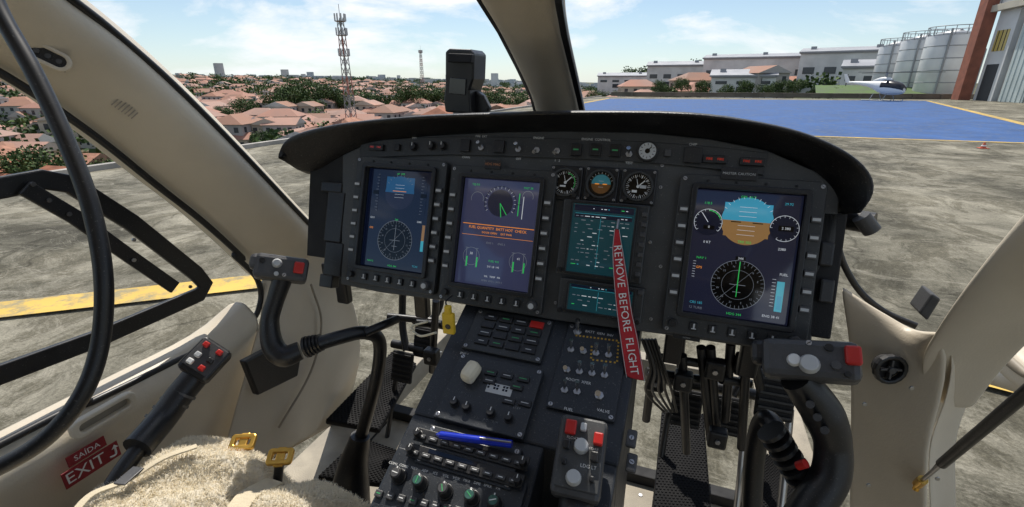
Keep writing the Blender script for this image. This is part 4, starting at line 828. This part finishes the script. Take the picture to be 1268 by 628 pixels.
for px,d,s in((345,200,1.3),(360,210,1.6),(376,205,1.5),(392,215,1.4),(408,220,1.3),(424,215,1.0),(470,230,1.2),(490,225,1.2),(505,220,1.4),(522,225,1.3),(540,230,1.4),(300,190,.9),(270,180,.7),(780,240,1.4),(796,235,1.7),(812,245,1.4),(770,200,.9),(850,230,1.3),(870,235,1.5),(890,240,1.3),(655,200,1.2),(635,190,1.2),(615,200,1.2),(325,110,.6),(240,80,.5),(60,70,.75),(90,72,.7),(20,80,.8),(110,70,.6),(45,50,.5),(480,120,.6),(600,130,.7),(740,170,.8),(725,190,.9)):
    x,y=dirpt(px,d); put('tree',TM[rnd.randrange(4)],x,y,terr(x,y)-1,rnd.random()*6,s)
def mass(name,n,d0,d1,a0,a1,maker,mats,pw=1.0):
    vs=[];fs=[];mi=[]
    for _ in range(n):
        an=math.radians(rnd.uniform(a0,a1)); d=d0+(d1-d0)*rnd.random()**pw; x=d*math.sin(an); y=d*math.cos(an)
        maker(x,y,terr(x,y),vs,fs,mi)
    return mk(name,vs,fs,mats,mi=mi,recalc=False)
def farhouse(x,y,z,vs,fs,mi):
    if x>-24 and y<120: return
    V_,F_,M_=HG[rnd.randrange(6)]; a=rnd.choice((0,1.57))+rnd.uniform(-.3,.3)+.4; s=rnd.uniform(.7,1.05); c_,s_=math.cos(a)*s,math.sin(a)*s; b=len(vs); wi=rnd.randrange(3); ri=3+rnd.randrange(3)
    for p in V_: vs.append((x+p[0]*c_-p[1]*s_,y+p[0]*s_+p[1]*c_,z+p[2]*s))
    for f,m in zip(F_,M_): fs.append(tuple(k+b for k in f)); mi.append([wi,ri,6][m])
CW=[mat('town_white',(.58,.56,.53),.8,vs=.1),mat('town_cream',(.5,.43,.35),.8,vs=.1),mat('town_grey',(.4,.38,.36),.8,vs=.1),mat('town_roof_a',(.34,.17,.12),.8,vs=.1,var=.3),mat('town_roof_b',(.28,.14,.09),.8,vs=.1,var=.3),mat('town_roof_c',(.36,.21,.16),.8,vs=.1,var=.3),WIN]
mass('distant_houses',1800,115,680,-78,10,farhouse,CW,.9)
def bldg(x,y,z,vs,fs,mi):
    tall=rnd.random()<.03; w=rnd.uniform(8,16) if not tall else rnd.uniform(8,12); d=rnd.uniform(9,14); h=rnd.uniform(3,9) if not tall else rnd.uniform(12,24); b=len(vs); a=rnd.random()*1.5; c_,s_=math.cos(a),math.sin(a); m=rnd.randrange(3)
    for zz in(-5,h):
        for dx,dy in((-w/2,-d/2),(w/2,-d/2),(w/2,d/2),(-w/2,d/2)): vs.append((x+dx*c_-dy*s_,y+dx*s_+dy*c_,z+zz))
    fs.extend([(b,b+1,b+5,b+4),(b+1,b+2,b+6,b+5),(b+2,b+3,b+7,b+6),(b+3,b,b+4,b+7),(b+4,b+5,b+6,b+7)]); mi.extend([m,m,m,m,3 if h<10 else m])
cm_=[mat('city_white',(.58,.6,.62),.8,vs=.1),mat('city_pale',(.5,.5,.5),.8,vs=.1),mat('city_haze',(.42,.46,.5),.8,vs=.1),mat('city_roof',(.42,.3,.25),.8,vs=.1)]  # far city colours paled, distance haze painted into them
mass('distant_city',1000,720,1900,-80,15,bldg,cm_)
def leafclump(x,y,z,vs,fs,mi):
    if x>-24 and y<120: return
    dd=math.hypot(x,y); s=rnd.uniform(1.8,3.6)*(1 if dd<300 else 1.5)
    for _ in range(90):
        v=Vector((rnd.gauss(0,1.4),rnd.gauss(0,1.4),abs(rnd.gauss(0,.9))+.1)).normalized()*s*rnd.uniform(.5,1.15); v.x*=1.3; v.y*=1.3; n=Vector((rnd.gauss(0,1),rnd.gauss(0,1),rnd.gauss(0,1))).normalized(); a=n.orthogonal().normalized()*s*.15; t=n.cross(a); p=Vector((x,y,z+s*.6))+v; b=len(vs); vs.extend([p+a,p+t,p-a,p-t]); fs.append((b,b+1,b+2,b+3)); mi.append(rnd.randrange(2))
mass('distant_trees',2050,95,1000,-80,14,leafclump,[LD,LL],.85)
def lattice(px,d,topy,w0,w1,name,platforms=()):
    x,y=dirpt(px,d); z0=terr(x,y); r=ray(px,topy); ztop=H+r.z/math.hypot(r.x,r.y)*d; e=empty(name,(x,y,z0)); hh=ztop-z0; m=mat('galvanised_steel',(.32,.31,.3),.5,.4); mr=mat('aviation_red',(.4,.14,.1),.6)
    n=14; 
    def c(i,k):
        w=w0+(w1-w0)*k/n; a=math.pi/4+i*math.pi/2; return Vector((x+w*math.cos(a),y+w*math.sin(a),z0+hh*k/n))
    for i in range(4):
        for k in range(n):
            tube('leg',[c(i,k),c(i,k+1)],.10,m if k%4<2 else mr,e,False,res=1); tube('brace',[c(i,k),c((i+1)%4,k+1)],.05,m,e,False,res=1); tube('brace',[c((i+1)%4,k),c(i,k+1)],.05,m,e,False,res=1)
    for fz_ in platforms:
        z=z0+hh*fz_; f=Fr((x,y,z),(1,0,0),(0,1,0)); cyl('platform',f,0,0,0,1.1,.12,m,e,12)
        for i in range(9): a=i*2*math.pi/9; box('antenna_panel',f,1.1*math.cos(a),1.1*math.sin(a),.1,.25,.15,1.4,LEG,e,0)
    tube('spike',[Vector((x,y,ztop)),Vector((x,y,ztop+2.5))],.06,m,e,False,res=1)
lattice(430,115,22,1.3,.6,'antenna_tower',(.97,.87,.72)); lattice(523,300,62,1.6,.6,'antenna_tower',(.95,))
IW=mat('warehouse_white',(.60,.61,.60),.7,var=.15,vs=.3); IR=mat('metal_roof_grey',(.3,.31,.33),.5,var=.15,vs=.3); DK=mat('dark_opening',(.03,.035,.04),.6); GRN=mat('grass_green',(.07,.12,.03),.9,var=.4,vs=.6)
def warehouse(pxl,pxr,d,top,depth,name,base=0,bands=True):
    x0,y0=dirpt(pxl,d); x1,y1=dirpt(pxr,d); r=ray((pxl+pxr)/2,top); h=H+r.z/math.hypot(r.x,r.y)*d; p=Vector((x0,y0,0)); q=Vector((x1,y1,0)); L=(q-p).length; o=Vector(((p.x+q.x)/2,(p.y+q.y)/2,base-3)); f=Fr(o,(q-p).normalized(),Vector((0,0,1)).cross((q-p).normalized())); e=empty(name,f.o); T=h-base+3
    box('walls',f,0,depth/2,0,L,depth,T-.8,IW,e,.05); 
    prism('roof',[f.p(-L/2-.4,-.5,T-.82),f.p(-L/2-.4,depth+.5,T-.82),f.p(-L/2-.4,depth+.5,T-.5),f.p(-L/2-.4,depth/2,T+.8),f.p(-L/2-.4,-.5,T-.5)],f.u*(L+.8),IR,e,0)
    n=max(3,int(L/4))
    wf_=Fr(f.p(0,-.03,0),f.u,(0,0,1))
    for i in range(n):
        if bands: box('window',wf_,-L/2+(i+.5)*L/n,3+(T-3)*.5,0,L/n*.55,(T-3)*.16,.05,WIN,e,0)
        if i%4==1: box('door',wf_,-L/2+(i+.5)*L/n,3+(T-3)*.15,0,L/n*.5,(T-3)*.28,.06,DK,e,0)
        if i%3==0: box('roof_vent',f,-L/2+(i+.5)*L/n,depth*.3,T-.3,1.2,1.2,1.2,IR,e,0)
    box('gutter',wf_,0,T-.95,0,L,.25,.2,IR,e,0)
warehouse(800,905,170,78,14,'warehouse'); warehouse(868,1000,155,68,22,'warehouse'); warehouse(985,1095,140,60,20,'warehouse'); warehouse(1040,1110,120,78,9,'warehouse'); warehouse(880,960,120,90,10,'warehouse'); warehouse(740,800,210,92,16,'warehouse')
for k,(px,d,s) in enumerate(((900,105,.35),(925,108,.4),(950,104,.3),(985,106,.35),(1010,104,.3),(870,112,.4),(1035,100,.25),(845,118,.4),(820,120,.45),(965,110,.4))):
    x,y=dirpt(px,d); put('bush',TM[k%4],x,y,-1.2,k,s)
mk('grass_verge',[(18,88,.12),(34,88,.12),(36,100,1.6),(20,100,1.6)],[(0,1,2,3)],GRN,recalc=False)
wl_=empty('boundary_wall',(20,82,0)); BR=mat('brown_wall',(.16,.135,.11),.85,var=.35,vs=.4); zf=Fr((0,0,0),(1,0,0),(0,1,0)); box('wall',zf,22,80,0,68,.3,.55,BR,wl_,.02); box('coping',zf,22,80,.55,68,.4,.08,BR,wl_,.02)
for i in range(23): box('pier',zf,-12+i*3.05,79.8,0,.35,.2,.6,BR,wl_,.01)
def tank(px,d,top,rad,name):
    x,y=dirpt(px,d); r=ray(px,top); h=H+r.z/math.hypot(r.x,r.y)*d; e=empty(name,(x,y,0)); f=Fr((x,y,0),(1,0,0),(0,1,0)); m=mat('tank_white',(.65,.65,.65),.4,.2,var=.12,vs=.4); cyl('shell',f,0,0,0,rad,h-.8,m,e,40,bevel=.05); cyl('roof_cone',f,0,0,h-.8,rad,.8,m,e,40,rad*.15,bevel=0)
    for k in range(5): cyl('weld_band',f,0,0,h*.18*k+.3,rad+.03,.12,IR,e,40,bevel=0)
    for i in range(16):
        a=i*math.pi/8; tube('rail_post',[f.p(rad*math.cos(a),rad*math.sin(a),h-.8),f.p(rad*math.cos(a),rad*math.sin(a),h+.4)],.05,IR,e,False,res=1)
    tube('handrail',[f.p(rad*math.cos(i*math.pi/12),rad*math.sin(i*math.pi/12),h+.4) for i in range(25)],.06,IR,e,False,res=1)
    tube('ladder',[f.p(-rad*.5,-rad*.9,0),f.p(-rad*.5,-rad*.9,h)],.15,IR,e,False,res=1); tube('pipe',[f.p(rad+.3,-1,0),f.p(rad+.3,-1,h*.7),f.p(0,-1,h)],.18,IR,e,False,res=2)
tank(1100,112,52,2.6,'storage_tank'); tank(1130,106,44,2.9,'storage_tank'); tank(1166,100,38,3.3,'storage_tank')
hg=empty('hangar',(60,60,0)); x0,y0=dirpt(1192,84); x1,y1=dirpt(1460,60); u_=Vector((x1-x0,y1-y0,0)).normalized(); hf=Fr((x0,y0,0),u_,(0,0,1)); L=Vector((x1-x0,y1-y0,0)).length
BRK=mat('hangar_brick',(.3,.11,.07),.8,var=.2,vs=1.5); BG=mat('hangar_beige',(.5,.46,.37),.7,var=.1,vs=.5); DB=mat('hangar_door_blue',(.48,.55,.54),.6,var=.1,vs=.5)
box('brick_pier',hf,1.2,6.0,-.3,1.7,12,1.2,BRK,hg,.03); box('gable_wall',hf,L/2+2,12.5,-.8,L,5.5,.6,IW,hg,.02); box('wall_bay',hf,4.2,4.8,-1,3.6,9.8,.6,IW,hg,.02); box('fascia',hf,L/2+1,10.0,-.1,L,.7,.5,BG,hg,.02); box('roof_edge',hf,L/2,15.0,-.1,L+1,1.6,.7,BG,hg,.02); box('wall_infill',hf,L/2+2,5,-3,L,10,.4,DK,hg,0)
for i in range(int(L/4)-1):
    box('hangar_door_leaf',hf,9+i*4.05,4.6,-.6-.12*(i%2),4,9.2,.1,DB,hg,.02)
    for k in range(5): box('door_rib',hf,7.5+i*4.05+k*.8,4.6,-.5-.12*(i%2),.06,9.2,.06,DB,hg,0)
box('side_window',hf,4.2,6.5,-.4,2.2,2.2,.05,mat('amber_window',(.5,.38,.1),.3),hg,0)
for i in range(3): box('window_mullion',hf,3.5+i*.7,6.5,-.35,.08,2.2,.04,DK,hg,0)
box('side_door',hf,4.2,2,-.4,2.2,4,.05,DK,hg,0); box('hangar_body',Fr((x0,y0,0),u_,Vector((0,0,1)).cross(u_)),L/2,14,0,L-.5,24,15,IW,hg,.05)
for i in range(10): box('cladding_rib',hf,2.5+i*3,12.6,-.19,.08,5,.06,IR,hg,0)
x,y=dirpt(1096,72); ph=empty('parked_helicopter',(x,y,0)); hw=mat('helicopter_white',(.78,.78,.76),.35,var=.05); hb=mat('helicopter_dark',(.02,.02,.025),.25)
ang=math.radians(-52); f=Fr((x,y,0),(math.cos(ang),math.sin(ang),0),(-math.sin(ang),math.cos(ang),0))
def sect_loft(name,secs,m,par):
    n=16; rails=[]
    for cx,cz,ry,rz in secs: rails.append([f.p(cx,ry*math.cos(2*math.pi*i/n),cz+rz*math.sin(2*math.pi*i/n)) for i in range(n+1)])
    return loft(name,rails,m,par,raw=True,sub=1,solid=.0)
sect_loft('fuselage',[(2.4,1.1,.02,.02),(2.3,1.15,.35,.3),(1.8,1.3,.65,.6),(1,1.45,.75,.8),(0,1.5,.75,.82),(-.8,1.65,.6,.6),(-1.6,1.85,.3,.3),(-4.8,2.05,.13,.14),(-4.9,2.05,.01,.01)],hw,ph)
sect_loft('cockpit_glazing',[(2.34,1.32,.32,.2),(1.9,1.52,.67,.5),(1,1.66,.785,.64),(.0,1.7,.78,.6)],hb,ph)
sect_loft('engine_cowl',[(.8,2.3,.1,.1),(.4,2.4,.35,.25),(-.6,2.4,.35,.25),(-1.4,2.2,.1,.1)],hw,ph)
cyl('rotor_mast',f,0,0,2.5,.08,.6,IR,ph); cyl('rotor_hub',f,0,0,3.0,.2,.15,IR,ph)
for i in range(3):
    a=math.radians(35+120*i); ff=f.sub(0,0,3.08,a); box('rotor_blade',ff,2.6,0,0,4.8,.28,.05,hb,ph,.01)
prism('tail_fin',[f.p(-4.3,0,2.1),f.p(-4.9,0,2.1),f.p(-5.3,0,3.0),f.p(-4.9,0,3.0)],f.v*.06,hw,ph,.01); box('tailplane',f,-3.8,0,2.0,.4,1.6,.05,hw,ph,.01); box('tail_rotor_blade',Fr(f.p(-4.9,.2,2.3),f.u,(0,0,1)),0,0,0,.1,1.4,.03,hb,ph,.005)
for s_ in(-1,1):
    tube('skid',[f.p(-1.6,s_*.95,.08),f.p(1.4,s_*.95,.06),f.p(1.8,s_*.95,.2)],.05,IR,ph)
    for xx in(-.7,.8): tube('skid_strut',[f.p(xx,s_*.95,.1),f.p(xx,s_*.5,.8)],.04,IR,ph,False)
# =====================================================  LIGHT / WORLD / CAMERA
AZ=math.radians(-22); EL=math.radians(58)
w=bpy.data.worlds.new('World'); sc.world=w; w.use_nodes=True; nt=w.node_tree; bg=nt.nodes['Background']; N=nt.nodes.new; L_=nt.links.new
sky=N('ShaderNodeTexSky'); sky.sky_type='NISHITA'; sky.sun_disc=False; sky.sun_elevation=EL; sky.sun_rotation=AZ; sky.air_density=1.0; sky.dust_density=.3; sky.ozone_density=3.0
tcn=N('ShaderNodeTexCoord'); mp=N('ShaderNodeMapping'); mp.inputs['Scale'].default_value=(1,1,3.0); mp.inputs['Location'].default_value=(.35,.1,.2); L_(tcn.outputs['Generated'],mp.inputs[0])
cn=N('ShaderNodeTexNoise'); cn.inputs['Scale'].default_value=2.4; cn.inputs['Detail'].default_value=12; cn.inputs['Roughness'].default_value=.6; cn.inputs['Distortion'].default_value=.25; L_(mp.outputs[0],cn.inputs['Vector'])
cr=N('ShaderNodeValToRGB'); cr.color_ramp.elements[0].position=.48; cr.color_ramp.elements[1].position=.59; L_(cn.outputs['Fac'],cr.inputs[0])
sz=N('ShaderNodeSeparateXYZ'); L_(tcn.outputs['Generated'],sz.inputs[0]); hr=N('ShaderNodeMapRange'); hr.inputs[1].default_value=0; hr.inputs[2].default_value=.22; hr.inputs[3].default_value=.45; hr.inputs[4].default_value=.0; L_(sz.outputs[2],hr.inputs[0])
hz=N('ShaderNodeMix'); hz.data_type='RGBA'; L_(hr.outputs[0],hz.inputs[0]); L_(sky.outputs[0],hz.inputs[6]); hz.inputs[7].default_value=(6.8,8.5,9.4,1)
mx=N('ShaderNodeMix'); mx.data_type='RGBA'; L_(cr.outputs[0],mx.inputs[0]); L_(hz.outputs[2],mx.inputs[6]); mx.inputs[7].default_value=(9.0,9.3,9.5,1)
L_(mx.outputs[2],bg.inputs['Color']); bg.inputs['Strength'].default_value=.112
sd=bpy.data.lights.new('sun','SUN'); sd.energy=5.0; sd.angle=math.radians(.5); sd.color=(1,.94,.85); so_=bpy.data.objects.new('sun',sd); sc.collection.objects.link(so_)
dv=Vector((math.sin(AZ)*math.cos(EL),math.cos(AZ)*math.cos(EL),math.sin(EL))); so_.rotation_euler=dv.to_track_quat('Z','Y').to_euler(); so_.location=(0,0,30)
cd=bpy.data.cameras.new('camera'); cam=bpy.data.objects.new('camera',cd); sc.collection.objects.link(cam); cam.location=C; cam.rotation_euler=(math.radians(70),0,A); cd.sensor_width=36; cd.lens=FPX/1268*36; cd.clip_start=.02; cd.clip_end=6000; sc.camera=cam
sc.view_settings.view_transform='Standard'; sc.view_settings.look='None'; sc.view_settings.exposure=0
